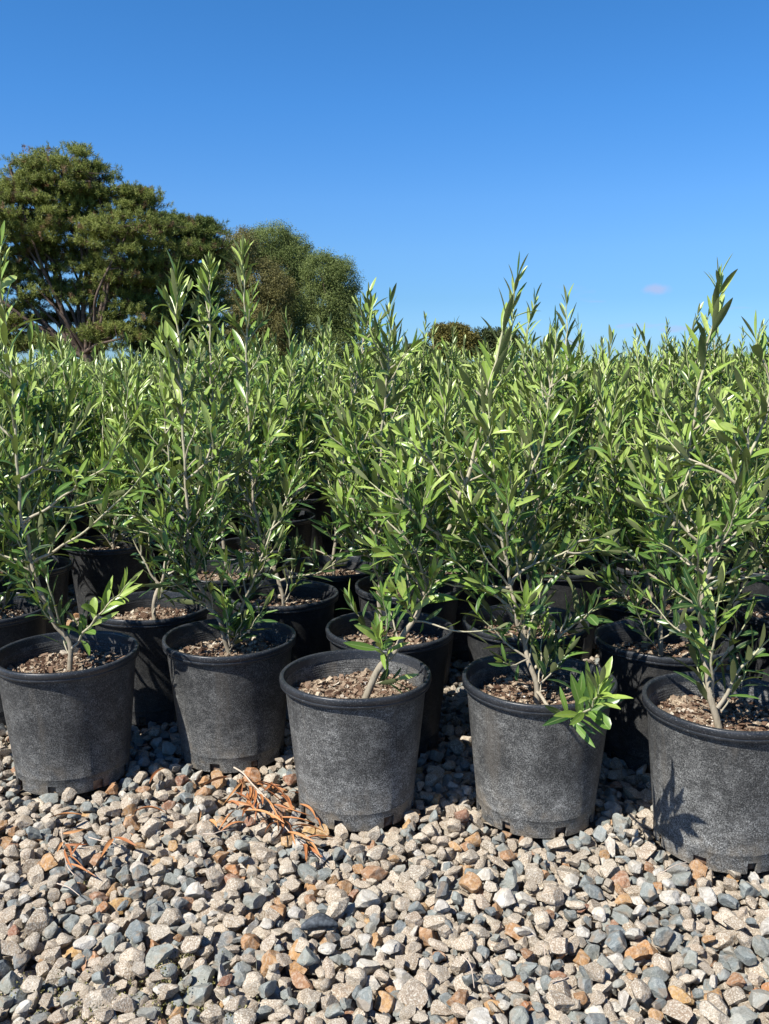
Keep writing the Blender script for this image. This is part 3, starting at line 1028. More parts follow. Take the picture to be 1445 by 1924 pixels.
BR = dict
hero('f1', 1, [(133, 1243, -.005), (128, 1205), (100, 1165, .0), (77, 1112), (62, 1065), (50, 1010), (38, 950), (33, 880), (29, 800), (22, 715), (12, 645), (4, 570), (0, 500), (-2, 468)],
     leaf_from=.42, Lmax=.072, bush_kw=BR(lo=.55, hi=.9, prob=.2, Lb=(.08, .04)),
     branches=[([(134, 1222, 0), (165, 1180, -.03), (200, 1140, -.06), (245, 1095, -.09)], BR(fresh=.28, Lmax=.062, spacing=.016)),
               ([(122, 1200), (110, 1160, -.02), (95, 1110, -.05), (85, 1080, -.06)], BR(r0=.0018, Lmax=.05)),
               ([(60, 1060), (100, 1035, -.01), (145, 1008, -.02), (225, 940, -.04), (290, 860, -.06)], BR(r0=.0032, spacing=.03, leaf_from=.2)),
               ([(60, 1060), (20, 1048, .0), (-30, 1035, .0)], BR(spacing=.02)),
               ([(40, 985), (95, 950, -.02), (150, 910, -.04), (200, 872, -.06), (240, 800, -.07)], BR(sub=.2)),
               ([(40, 985), (0, 965), (-60, 920)],),
               ([(31, 902), (75, 880, .02), (130, 830, .03), (165, 770, .04)], BR(sub=.2)),
               ([(30, 830), (0, 800), (-30, 750)],),
               ([(150, 1208, .02), (150, 1180, .03), (160, 1150, .04)], BR(r0=.0015, Lmax=.045))],
     label='young olive in the leftmost front pot, tall stem leaning left, green shoot leaning right')
hero('f2', 2, [(432, 1212, .0), (415, 1172), (395, 1140), (372, 1090), (360, 1040), (353, 985), (349, 900), (345, 830), (340, 740), (336, 660), (333, 595), (332, 545), (332, 528)],
     leaf_from=.35, Lmax=.070, bush_kw=BR(lo=.25, hi=.85, prob=.42, Lb=(.15, .05)),
     branches=[([(430, 1215, -.01), (430, 1170, -.02), (420, 1120, -.03), (415, 1090, -.03)], BR(fresh=.35, Lmax=.052, spacing=.014, r0=.002)),
               ([(428, 1200, .0), (455, 1140), (478, 1085), (505, 1010), (540, 930), (560, 880)], BR(r0=.0035, sub=.4)),
               ([(362, 1060), (330, 1035), (300, 1000), (262, 960)], BR(sub=.3)),
               ([(353, 985), (320, 950), (285, 910), (250, 880)], BR(sub=.3)),
               ([(353, 985), (390, 945), (425, 900), (450, 860)], BR(sub=.3)),
               ([(350, 900), (400, 860), (440, 800)], BR(sub=.2)),
               ([(431, 1213), (445, 1190, -.02), (455, 1165, -.03)], BR(r0=.0014, Lmax=.045, spacing=.014))],
     label='young olive in the second front pot from left, small bright green shoot at its base')
hero('f3', 3, [(683, 1306, -.04), (700, 1276, -.035), (730, 1237, -.03), (755, 1200, -.02), (780, 1158), (800, 1108), (817, 1060), (836, 1010), (860, 945), (880, 890), (897, 830), (912, 760), (928, 690), (945, 630), (962, 572), (972, 524)],
     r0=.0064, tip_r=.0013, leaf_from=.55, Lmax=.072, bush_kw=BR(lo=.4, hi=.76, prob=.42, Lb=(.15, .05)),
     branches=[([(727, 1240, -.03), (716, 1220, -.06), (712, 1200, -.08)], BR(fresh=.3, Lmax=.060, spacing=.012, r0=.0022)),
               ([(790, 1140), (800, 1120, -.03), (815, 1090, -.05)], BR(fresh=.1, Lmax=.066, spacing=.014, r0=.002)),
               ([(775, 1165), (765, 1140, -.04), (745, 1115, -.07)], BR(fresh=.25, Lmax=.062, spacing=.014, r0=.002)),
               ([(772, 1168), (800, 1170, -.04), (850, 1183, -.06), (900, 1185, -.06), (960, 1182, -.05)], BR(r0=.0018, spacing=.045, leaf_from=.1, Lmax=.045)),
               ([(800, 1110), (790, 1060, -.02), (770, 1020, -.04), (745, 985, -.05)], BR(sub=.7, Lmax=.066)),
               ([(800, 1112), (830, 1088, -.03), (880, 1095, -.04), (950, 1110, -.04)], BR(spacing=.03)),
               ([(833, 1013), (800, 985, -.02), (765, 950, -.04), (735, 915, -.05)], BR(r0=.0034, sub=.7, Lmax=.068)),
               ([(833, 1013), (870, 1013), (905, 1008)], BR(sub=.2)),
               ([(865, 930), (830, 900), (800, 850), (780, 800)], BR(sub=.4)),
               ([(697, 1285, -.03), (720, 1283, -.05), (740, 1275, -.05)], BR(r0=.0014, Lmax=.05, spacing=.015))],
     label='young olive with stem leaning right in the middle front pot, beside the dead twig')
hero('f4', 4, [(1012, 1323, -.03), (1003, 1270, -.02), (985, 1212), (972, 1165), (962, 1110), (950, 1050), (940, 980), (931, 900), (923, 810), (917, 740)],
     leaf_from=.45, Lmax=.068, bush_kw=BR(lo=.35, hi=.9, prob=.38, Lb=(.16, .06)),
     branches=[([(1008, 1300, -.03), (1040, 1333, -.12), (1072, 1346, -.19), (1100, 1338, -.24), (1118, 1316, -.27), (1128, 1288, -.285)], BR(r0=.003, fresh=.28, Lmax=.064, spacing=.016, leaf_from=.3)),
               ([(1000, 1262, -.01), (1040, 1210, .02), (1080, 1170, .03), (1130, 1140, .04)], BR(sub=.3, r0=.003)),
               ([(975, 1175), (985, 1150, -.04), (990, 1135, -.06)], BR(fresh=.22, Lmax=.055, spacing=.012, r0=.002)),
               ([(958, 1105), (920, 1100), (860, 1103), (800, 1080)], BR(spacing=.03)),
               ([(955, 1098), (1000, 1060), (1060, 1040), (1110, 985)], BR(sub=.35)),
               ([(950, 1050), (925, 1010), (900, 960)], BR(sub=.3)),
               ([(942, 985), (980, 930), (1010, 860), (1030, 790)], BR(sub=.35)),
               ([(1006, 1290, -.02), (1040, 1260, -.03), (1060, 1230, -.03)], BR(r0=.0016, Lmax=.055, spacing=.015)),
               ([(990, 1240, -.02), (965, 1250, -.04), (945, 1245, -.05)], BR(r0=.0014, Lmax=.05, spacing=.016))],
     label='young olive in a front pot with bright leafy sprig drooping over the rim')
hero('f5', 5, [(1353, 1350, -.03), (1335, 1300, -.02), (1324, 1240), (1319, 1165), (1325, 1098), (1344, 1030), (1368, 970), (1388, 915), (1412, 850), (1440, 770), (1462, 680), (1475, 600)],
     r0=.0058, leaf_from=.45, Lmax=.072, bush_kw=BR(lo=.3, hi=.9, prob=.35, Lb=(.16, .06)),
     branches=[([(1350, 1330, -.03), (1380, 1275, -.04), (1410, 1235, -.05), (1460, 1190, -.06)], BR(r0=.0034, spacing=.022)),
               ([(1338, 1300, -.03), (1338, 1240, -.05), (1345, 1170, -.07), (1350, 1115, -.08)], BR(fresh=.3, Lmax=.06, spacing=.022, r0=.0024)),
               ([(1323, 1108), (1370, 1095, -.02), (1450, 1075, -.04)], BR(r0=.003, sub=.3)),
               ([(1330, 1085), (1290, 1050), (1240, 1020)], BR(sub=.35)),
               ([(1345, 1030), (1290, 1000), (1250, 940), (1225, 880)], BR(sub=.3)),
               ([(1375, 955), (1400, 880), (1408, 800), (1400, 740)], BR(sub=.25)),
               ([(1388, 915), (1340, 880), (1300, 880), (1265, 960)], BR(sub=.2))],
     label='young olive in the rightmost front pot, with leaf shadows on the pot side')
hero('s1', 6, [(289, 1160, -.03), (290, 1128, -.02), (300, 1102), (312, 1060), (319, 1000), (320, 930), (316, 850), (310, 780), (308, 720)],
     leaf_from=.5, bush_kw=BR(lo=.45, hi=.9, prob=.5, Lb=(.18, .06)),
     branches=[([(297, 1097), (280, 1070), (258, 1030), (235, 980)], BR(sub=.3)), ([(312, 1060), (335, 1030), (350, 1000)],), ([(318, 990), (280, 950), (250, 880)], BR(sub=.4))],
     label='young olive with bare forked stem base, just behind the two leftmost front pots')
hero('s2', 7, [(533, 1138, -.02), (527, 1098), (505, 1052), (492, 1020), (480, 960), (472, 890), (467, 800), (464, 710), (463, 620), (459, 540), (456, 490), (455, 472)],
     leaf_from=.45, Lmax=.07, bush_kw=BR(lo=.3, hi=.85, prob=.3, Lb=(.14, .05)),
     branches=[([(497, 1035), (520, 990), (548, 940), (575, 880)], BR(sub=.4)), ([(525, 1092), (560, 1082), (600, 1075), (630, 1060)], BR(spacing=.03)),
               ([(480, 960), (440, 900), (420, 850)], BR(sub=.4)), ([(470, 880), (520, 820), (545, 760)], BR(sub=.35))],
     label='tall young olive with crooked pale stem, behind the second and middle front pots')
hero('s3', 8, [(713, 1190, -.02), (714, 1130), (711, 1065), (708, 1000), (712, 900), (719, 800), (727, 712), (732, 640), (733, 575)],
     leaf_from=.35, Lmax=.066, bush_kw=BR(lo=.2, hi=.85, prob=.5, Lb=(.17, .06)),
     branches=[([(711, 1065), (680, 1040), (650, 1000), (630, 950)], BR(sub=.4)), ([(711, 1065), (740, 1030), (760, 990)], BR(sub=.3)), ([(712, 930), (670, 870), (655, 800)], BR(sub=.4))],
     label='young olive on a thin pale stem in the pot directly behind the middle front pot')
hero('s4', 9, [(985, 1185, -.02), (990, 1120), (1000, 1040), (1008, 960), (1014, 890), (1022, 820), (1032, 750), (1040, 680), (1046, 620)],
     leaf_from=.2, bush_kw=BR(lo=.1, hi=.8, prob=.6, Lb=(.20, .05)),
     branches=[([(988, 1140), (1040, 1080), (1075, 1000), (1085, 900)], BR(sub=.4))],
     label='leafy young olive in the pot directly behind the one with the drooping sprig')
hero('s5', 10, [(1240, 1218, -.02), (1244, 1160), (1252, 1085), (1262, 1010), (1277, 930), (1295, 840), (1305, 780), (1320, 692), (1335, 625), (1347, 563), (1351, 528)],
     leaf_from=.5, Lmax=.078, bush_kw=BR(lo=.15, hi=.62, prob=.55, Lb=(.20, .06)),
     branches=[([(1242, 1175), (1205, 1150), (1180, 1125), (1150, 1090)], BR(sub=.2, spacing=.016)), ([(1244, 1165), (1290, 1120), (1310, 1060)], BR(sub=.4)),
               ([(1250, 1100), (1200, 1060), (1150, 1000), (1130, 920)], BR(sub=.4))],
     label='tall olive with slim tip against the sky, just behind the rightmost front pot')
hero('t4', 12, [(625, 1080, -.02), (630, 1010), (640, 920), (650, 820), (665, 740), (680, 660), (689, 600), (691, 555)],
     leaf_from=.15, bush_kw=BR(lo=.1, hi=.85, prob=.6, Lb=(.2, .06)), branches=[([(628, 1055), (600, 1035), (570, 1030)],)],
     label='young olive in the third row whose tip rises just right of the rounded grey-green tree')
hero('t3', 13, [(425, 1085, -.02), (420, 1000), (410, 900), (402, 800), (397, 720), (395, 640), (394, 575), (394, 520), (394, 500)],
     leaf_from=.15, bush_kw=BR(lo=.1, hi=.82, prob=.45, Lb=(.2, .05)), Lmax=.066,
     label='tall young olive behind the second front pot, its tip against the dark pine')

VH = [.52, .49, .56, .45, .60, .51, .54, .47, .43, .66, .53, .50, .55, .48, .58, .46, .51, .63]
VAR = [pack(random_plant(100 + i, H, g)) for i, (H, g) in enumerate([(.52, .02), (.49, .06), (.56, .0), (.45, .04), (.60, .03), (.51, .08), (.54, -.02), (.47, .05), (.43, .03), (.66, .02), (.53, .07), (.50, .0), (.55, .04), (.48, -.03), (.58, .05), (.46, .01), (.51, .03), (.63, .06)])]
others = [('t5', 'young olive two pots behind the middle front pot, behind the thin-stemmed olive'), ('t6', 'young olive behind the tallest olive on the right, its pot rim mostly hidden'),
          ('s6', 'young olive cut by the right edge in the second row of pots'), ('t1', 'young olive at the left edge, two pots behind the leftmost front pot'),
          ('t2', 'young olive in the narrow-looking dark pot seen just right of the leftmost tall stem'), ('t7', 'young olive at the left edge, directly behind the leftmost front pot'),
          ('t8', 'young olive at the far right end of the front row, beyond the rightmost front pot')]
pr_ = random.Random(8)
for i, (k, lab) in enumerate(others):
    assemble(hand[k], VAR[i % 12], False, pr_.uniform(-.8, .8), lab, GROUP1, 20 + i, s=pr_.uniform(.85, 1.0))
GROUP2 = 'olive plants packed across the nursery field'
LAB2 = 'young olive plant packed in the nursery field behind the first rows of black pots'
n_single = 300 - len(hand)


def in_view(p):
    return abs(p[0]) < .45 * p[1] + .30


vis = [p for p in field if in_view(p)]
single = vis[:n_single]
YF = max(p[1] for p in single)
def column_name(x, y):
    u = 722.5 + F_PX * x / (y * math.cos(PITCH))
    marks = [(-400, 'straight beyond the far left pots'), (128, 'straight behind the leftmost front pot'), (280, 'behind the gap between the two leftmost front pots'), (428, 'straight behind the second front pot'),
             (545, 'behind the gap before the middle front pot'), (667, 'straight behind the middle front pot'), (840, 'behind the gap after the middle front pot'), (1014, 'straight behind the sprig-draped front pot'),
             (1180, 'behind the gap before the rightmost front pot'), (1345, 'straight behind the rightmost front pot'), (1900, 'straight beyond the far right pots')]
    return min(marks, key=lambda m: abs(m[0] - u))[1] if -60 < u < 1505 else None


seen = {}
row_labels = {}
for p in single:
    if p[1] < 3.1:
        rw = ['fourth', 'fifth', 'sixth', 'seventh', 'eighth'][min(4, int((p[1] - 1.95) / .252))]
        cn_ = column_name(*p)
        if cn_: seen.setdefault((rw, cn_), []).append(p)
for (rw, cn_), ps in seen.items():
    ps.sort()
    for q, p in enumerate(ps):
        side = '' if len(ps) == 1 else ('left-hand ' if q == 0 else 'right-hand ' if q == len(ps) - 1 else 'central ')
        row_labels[p] = '%syoung olive in the %s pot row, %s' % (side, rw, cn_)
for i, p in enumerate(single):
    near = p[1] < 3.1
    s = pr_.gauss(1.07, .15) * (1.0 if pr_.random() > .2 else 1.2)
    s = max(.8, min(1.42, s))
    vi = pr_.randrange(18)
    s = min(s, (.61 if p[1] < 3.2 else .78) / VH[vi])
    assemble(p, VAR[vi], not near, pr_.uniform(-.9, .9), row_labels.get(p, LAB2), GROUP2, 40 + i, s=s)
for p, w_ in zip(extra, ('nearer', 'farther')):
    assemble(p, VAR[pr_.randrange(12)], False, pr_.uniform(0, 6.28), w_ + ' of two young olives standing beyond the left edge', GROUP1, 600, s=.95)
print('single plants', len(single), 'up to', YF)

# ---- the rest of the field, one mass
plant_col = bpy.data.collections.new('field_plants')
for i, (sm, lm) in enumerate(VAR[:8]):
    a, b = random_plant(100 + i, .5, [.02, .06, 0, .04, .03, .08, -.02, .05][i]).meshes()
    a.merge(b, 1)
    plant_col.objects.link(bpy.data.objects.new('field_plant.%03d' % i, a.build_mesh('field_plant', [M['bark'], M['leaf']])))
fr = np.random.default_rng(9)
FP, FI, FR, FS = [], [], [], []
y = 1.95; row = 0
used = set((round(p[0], 3), round(p[1], 3)) for p in single)
while y < 38:
    half = min(.5 * y + 1.6, 16)
    x = -half + (row % 2) * .14
    step = .285 if y < 16 else .34
    while x < half:
        px, py = x + fr.uniform(-.03, .03), y + fr.uniform(-.03, .03)
        ok = py > YF + .12 or (abs(px) > .45 * py + .55)
        if ok:
            s = max(.78, min(1.38, fr.normal(1.06, .15)))
            FP.append((px, py, .186 * (1 - s))); FI.append(fr.integers(0, 8)); FR.append((fr.normal(0, .04), fr.normal(0, .04), fr.uniform(-.9, .9))); FS.append((s, s, s))
        x += step
    y += .262 if y < 16 else .33
    row += 1
instancer('olive_field', FP, FI, FR, FS, plant_col)
print('mass plants', len(FP))

# ------------------------------------------------------------------ dead twigs and leaf litter on the gravel
def dead_leaf(mb, p, d, L, W, r, curl=None):
    n = 8
    s = np.linspace(0, 1, n)
    d = np.array(d, float); d[2] = 0; d = d / np.linalg.norm(d)
    sd_ = np.array([-d[1], d[0], 0])
    c1 = r.uniform(-.9, .9) if curl is None else curl
    mid = np.array(p)[None] + L * (s[:, None] * d[None] + (c1 * s * s * .5)[:, None] * sd_[None])
    arch = r.uniform(.0, .14)
    mid[:, 2] += L * arch * np.sin(s * math.pi) + L * r.uniform(-.04, .1) * s
    w = W / 2 * np.sin(np.pi * np.clip(s * .96 + .03, 0, 1)) ** .7
    roll = r.uniform(-.7, .7) + s * r.uniform(-1, 1)
    up = np.array([0, 0, 1.0])
    S = np.cos(roll)[:, None] * sd_[None] + np.sin(roll)[:, None] * up[None]
    N = np.cross(np.broadcast_to(d, S.shape), S)
    cup = .8
    Lp = mid - S * w[:, None] + N * (w * cup)[:, None]; Rp = mid + S * w[:, None] + N * (w * cup)[:, None]
    V = np.stack([Lp, mid, Rp], 1).reshape(-1, 3)
    i = np.arange(n - 1)[:, None] * 3; j = np.arange(2)[None]
    Fq = np.stack([i + j, i + j + 1, i + j + 4, i + j + 3], -1).reshape(-1, 4)
    mb.add(V, Fq, 0, r.uniform(.15, 1.0))


def gp(u, v, h=.010):
    q = ground(u, v, .008); z = gz(q.x, q.y)
    return Vector((q.x, q.y, max(z, 0) + h))


def dead_twig(label, stem_px, leaf_px, seed, wmm=.0055, r0=.0017):
    r = random.Random(seed)
    sp_ = [gp(*q, h=.007) for q in stem_px]
    zmean = sum(p.z for p in sp_) / len(sp_)
    for p in sp_: p.z = .5 * p.z + .5 * zmean
    root = bpy.data.objects.new('dead_twig', None); COL.objects.link(root)
    root.location = sp_[0]; off = np.array(sp_[0])
    mb = MB(); P = catmull(sp_, 26) - off
    tube(mb, P, np.linspace(r0, .0006, 26), 6)
    tag(root, label, 'dead twig', 'dead twigs lying on the gravel')
    link('stem', mb.build_mesh('stem', M['twig']), root)
    lb = MB()
    for (a, b, c_, d_) in leaf_px:
        j_ = lambda k: r.gauss(0, k)
        p, q = gp(a + j_(2), b + j_(2)), gp(c_ + j_(7), d_ + j_(6))
        dv = q - p
        dead_leaf(lb, np.array(p) - off, dv, dv.length, wmm * r.uniform(.8, 1.25), r)
    link('leaves', lb.build_mesh('leaves', M['dead']), root)


stem = [(440, 1447), (457, 1463), (475, 1481), (500, 1514), (524, 1547), (548, 1581), (579, 1600), (604, 1625)]
rl = random.Random(2)
lf = [(470, 1475, 520, 1485), (500, 1520, 480, 1560), (520, 1560, 500, 1580), (590, 1540, 600, 1560), (430, 1520, 470, 1530), (440, 1500, 448, 1530), (560, 1530, 600, 1545), (475, 1481, 555, 1515), (482, 1483, 520, 1500), (500, 1510, 528, 1502), (515, 1530, 585, 1559), (520, 1540, 560, 1556), (524, 1547, 590, 1556), (535, 1556, 560, 1575), (540, 1563, 605, 1582), (548, 1577, 580, 1583),
      (562, 1590, 612, 1615), (565, 1590, 608, 1600), (570, 1597, 606, 1632), (575, 1600, 600, 1628), (455, 1470, 462, 1520), (466, 1492, 480, 1520), (468, 1490, 495, 1522), (480, 1505, 500, 1545), (485, 1515, 505, 1530),
      (495, 1520, 525, 1570), (505, 1540, 520, 1572), (530, 1570, 542, 1595), (540, 1585, 560, 1612), (545, 1583, 556, 1610), (450, 1470, 460, 1500), (500, 1500, 545, 1505), (545, 1500, 575, 1515), (530, 1503, 560, 1520),
      (478, 1481, 540, 1500), (455, 1540, 530, 1578), (500, 1507, 508, 1528), (515, 1545, 530, 1580), (552, 1585, 595, 1603), (565, 1595, 590, 1622), (466, 1500, 461, 1532), (470, 1500, 490, 1540), (510, 1530, 535, 1545)]
dead_twig('dead twig with many curled orange-brown leaves beside the middle front pot', stem, lf, 3, .0050, .0016)
dead_twig('thin dead twig with few curled brown leaves touching the big dead twig', [(382, 1577), (400, 1577), (415, 1573), (440, 1568)],
          [(415, 1575, 465, 1560), (412, 1573, 452, 1543), (408, 1572, 397, 1555), (448, 1532, 436, 1508), (420, 1570, 450, 1552), (455, 1545, 462, 1520)], 4, .0055, .001)
dead_twig('wispy dead twig with narrow reddish leaves below the leftmost front pot', [(116, 1562), (118, 1590), (121, 1612), (127, 1640), (140, 1660)],
          [(118, 1577, 150, 1588), (121, 1602, 158, 1615), (121, 1605, 160, 1612), (132, 1633, 168, 1612), (122, 1615, 127, 1650), (127, 1640, 148, 1665), (125, 1630, 135, 1655), (117, 1600, 122, 1625)], 5, .0042, .0008)
dead_twig('short dead twig with one broad brown leaf pointing right, below the leftmost pots', [(167, 1580), (188, 1588), (209, 1595), (222, 1601)],
          [(212, 1597, 254, 1617), (211, 1597, 220, 1627)], 6, .0075, .0009)


def litter(label, a, b, w, seed, cat='dead leaf', name='dead_leaf', tone=None):
    r = random.Random(seed)
    p, q = gp(*a), gp(*b); dv = q - p
    mb = MB(); dead_leaf(mb, (0, 0, 0), dv, dv.length, w, r)
    o = link(name, mb.build_mesh(name, M['dead']), None, p)
    tag(o, label, cat, 'single dead leaves on the gravel')


litter('single curled brown leaf lying level on the gravel left of the big dead twig', (250, 1541), (315, 1536), .007, 1)
litter('thin pale brown leaf lying on the gravel under the leftmost front pot', (92, 1551), (145, 1554), .006, 2)
litter('narrow rusty leaf standing between stones right of the leftmost front pot', (281, 1487), (297, 1457), .005, 3)
litter('dark red-brown leaf arched over stones under the second front pot', (384, 1497), (425, 1478), .008, 4)
litter('small brown leaf between the dead twigs, in front of the second front pot', (375, 1562), (378, 1540), .005, 5)

# dark flat stone on its edge and pale straws
mb = MB()
a0, a1 = gp(566, 1746, .002), gp(634, 1742, .002)
P = catmull([a0, (a0 + a1) / 2 + Vector((0, .006, .003)), a1], 14)
c0 = P.mean(0)
w = .0085 * np.sin(np.linspace(.35, math.pi - .25, 14)); V = []
for p_, w_ in zip(P - c0, w):
    for sx_, sz_ in ((-1, -1), (1, -1), (1.1, .3), (.8, 1), (-.8, 1), (-1.1, .3)):
        V.append((p_[0], p_[1] + sx_ * w_, p_[2] + sz_ * w_ * .8 + rl.uniform(-.0004, .0004)))
Fq = [(i * 6 + j, i * 6 + (j + 1) % 6, (i + 1) * 6 + (j + 1) % 6, (i + 1) * 6 + j) for i in range(13) for j in range(6)]
mb.add(V, Fq)
mb.add([V[0], V[1], V[2], V[3]], [[0, 1, 2, 3]]); mb.add([V[0], V[3], V[4], V[5]], [[0, 1, 2, 3]])
mb.add([V[-6], V[-5], V[-4], V[-3]], [[0, 1, 2, 3]]); mb.add([V[-6], V[-3], V[-2], V[-1]], [[0, 1, 2, 3]])
me = mb.build_mesh('slate_chip', M['slate'])
o = link('slate_chip', me, None, tuple(c0)); tag(o, 'long curved charcoal sliver of slate lying on the gravel in the foreground', 'stone')


def straw(label, px):
    sp_ = [gp(*q, h=.004) for q in px]
    zt = max(p.z for p in sp_)
    for p in sp_: p.z = .4 * p.z + .6 * zt
    mb = MB(); P = catmull(sp_, 10); tube(mb, P - P[0], np.linspace(.0009, .0005, 10), 5)
    o = link('straw', mb.build_mesh('straw', M['twig']), None, tuple(P[0]))
    tag(o, label, 'straw', 'pale straws on the gravel')


straw('pale curved straw on the gravel near the bottom edge, centre', [(868, 1806), (884, 1830), (891, 1866)])
straw('short upright pale straw on the gravel right of the curved straw', [(1022, 1786), (1025, 1822)])
straw('pale straw lying flat near the bottom edge beside white stones', [(1035, 1853), (1055, 1848), (1068, 1842)])
straw('pale thin straw lying across stones left of the rightmost front pot', [(1240, 1660), (1265, 1650), (1290, 1640)])
straw('pale yellow straw below the wispy dead twig at the left', [(108, 1670), (130, 1682), (150, 1693)])

# moss and grit in the gaps at lower left
mr = np.random.default_rng(6); mb = MB()
for (u, v, s, n) in ((160, 1890, .05, 700), (300, 1835, .045, 500), (350, 1800, .03, 300), (180, 1650, .02, 200), (60, 1850, .04, 350), (330, 1880, .04, 350), (420, 1900, .03, 250)):
    c0 = ground(u, v, 0)
    for _ in range(n):
        x, y = c0.x + mr.normal(0, s * .6), c0.y + mr.normal(0, s * .4)
        ix, iy = int((x - HMi[0]) / HMi[2]), int((y - HMi[1]) / HMi[2])
        if not (3 < iy < HM.shape[0] - 4 and 3 < ix < HM.shape[1] - 4): continue
        z = HM[iy, ix]
        if z > np.median(HM[iy - 3:iy + 4, ix - 3:ix + 4]): continue
        s_ = mr.uniform(.001, .0028); a = mr.uniform(0, 6.28)
        q = np.array([[0, 0, 0], [math.cos(a), math.sin(a), .5], [math.cos(a + 1.2), math.sin(a + 1.2), .9], [.2, .1, 1.3]]) * s_ + [x, y, z - .001]
        mb.add(q, [[0, 1, 2], [0, 2, 3]], 0, mr.random())
o = link('moss', mb.build_mesh('moss', M['moss'], False)); tag(o, kind='stuff')

# ------------------------------------------------------------------ trees
def curve_limb(mb, a, b, r0, r1, rnd, sag=.12, n=9, k=6):
    a, b = Vector(a), Vector(b); L = (b - a).length
    m = (a + b) / 2 + Vector((rnd.gauss(0, 1), rnd.gauss(0, 1), rnd.gauss(0, 1))) * L * sag * .6 + Vector((0, 0, L * sag))
    q = catmull([a, a.lerp(m, .55) + Vector((rnd.gauss(0, .03), rnd.gauss(0, .03), 0)) * L, m, b], n)
    tube(mb, q, np.linspace(r0, r1, n), k)
    return q


def lobes_world(lobes, D):
    out = []
    for lb in lobes:
        u, v, ru, rv = lb[:4]; dd = lb[4] if len(lb) > 4 else 0
        c = at(u, v, D + dd); s = D / F_PX
        out.append((np.array(c), np.array([ru * s, (ru + rv) / 2 * s * .9, rv * s])))
    return out


def blades(mb, C, Dr, L, W, tone, r, mat=0, N=None):
    """thin double-tapered blades: C base, Dr direction (n,3)"""
    n = len(C)
    S = unit(np.cross(Dr, r.normal(0, 1, (n, 3)) if N is None else N + r.normal(0, .45, (n, 3))))
    V = np.stack([C, C + Dr * (L * .45)[:, None] + S * (W / 2)[:, None], C + Dr * L[:, None], C + Dr * (L * .45)[:, None] - S * (W / 2)[:, None]], 1)
    Fq = np.arange(n * 4).reshape(-1, 4)
    mb.add(V.reshape(-1, 3), Fq, mat, np.repeat(tone, 4))


def pine(label, base_px, D, lobes, mat, seed, dens=1.0, trunk_r=.45, fork=1.5, nl=9):
    r = np.random.default_rng(seed); rnd = random.Random(seed)
    g = at(base_px[0], 694, D); base = Vector((g.x, g.y, -.06))
    root = bpy.data.objects.new('pine_tree', None); COL.objects.link(root); root.location = base
    B = np.array(base)
    LW = lobes_world(lobes, D)
    wood = MB(); crown = MB()
    top = Vector((0, 0, fork))
    tube(wood, catmull([(0, 0, -.1), (.05, 0, fork * .5), (0, .05, fork), (.1, .1, fork * 1.5)], 10), np.linspace(trunk_r * 1.25, trunk_r * .8, 10), 12)
    skel = []
    vol = [float(np.prod(s)) for _, s in LW]
    for (c, s) in LW:      # main limbs to every lobe
        for _ in range(2):
            e = Vector(c - B) + Vector((rnd.gauss(0, .3) * s[0], rnd.gauss(0, .3) * s[1], rnd.gauss(-.1, .3) * s[2]))
            st = top + Vector((rnd.uniform(-.15, .15), rnd.uniform(-.15, .15), rnd.uniform(-.3, fork * .5)))
            q = curve_limb(wood, st, e, trunk_r * rnd.uniform(.22, .36), .05, rnd, .10, 16, 7)
            skel.append(q)
    SK = np.vstack([q[4:] for q in skel])
    area = sum((s[0] * s[2]) for _, s in LW)
    for (c, s) in LW:
        ncl = int(11 * dens * (s[0] * s[2]) ** .85) + 6
        d = unit(r.normal(0, 1, (ncl, 3)))
        q = (c - B)[None] + d * s[None] * (r.uniform(.25, 1, (ncl, 1)) ** .4) * r.uniform(.85, 1.18, (ncl, 1))
        for cc in q:
            k = np.argmin(np.sum((SK - cc) ** 2, 1))
            a = SK[k]
            if np.linalg.norm(a - cc) > .3: curve_limb(wood, a, cc, .045, .015, rnd, .1, 6, 4)
            # a flattened pad of tufts on short twigs
            nt = int(r.integers(20, 34)); pr = r.uniform(.5, 1.0)
            tp = cc[None] + np.stack([r.normal(0, pr * .55, nt), r.normal(0, pr * .55, nt), r.normal(0, pr * .10, nt)], 1)
            ctone = r.uniform(-.16, .16)
            for tpt in tp:
                nb = 46
                ax = unit(np.array([r.normal(0, .35), r.normal(0, .35), 1.0]) + unit(tpt - cc + 1e-4) * .5)
                dd = unit(ax[None] * .55 + r.normal(0, .55, (nb, 3)))
                Cb = tpt[None] + dd * .02 + ax[None] * r.uniform(-.16, .10, (nb, 1))
                tn = np.clip(.55 + ctone + r.normal(0, .16, nb), 0, .93)
                if r.random() < .07: tn[:] = 1.0
                blades(crown, Cb, dd, r.uniform(.10, .22, nb), np.full(nb, .022), tn, r, 0, np.array([-.35, -.45, .8])[None] * 0 + ax[None] + unit(tpt - cc + 1e-4)[None] * .6)
            for tpt in tp[::2]:
                tube(wood, np.array([cc, (cc + tpt) / 2 + [0, 0, -.03], tpt]), np.array([.012, .01, .006]), 3, cap=False)
    tag(root, label, 'tree')
    link('trunk', wood.build_mesh('trunk', M['pine_bark']), root)
    link('crown', crown.build_mesh('crown', M[mat]), root)


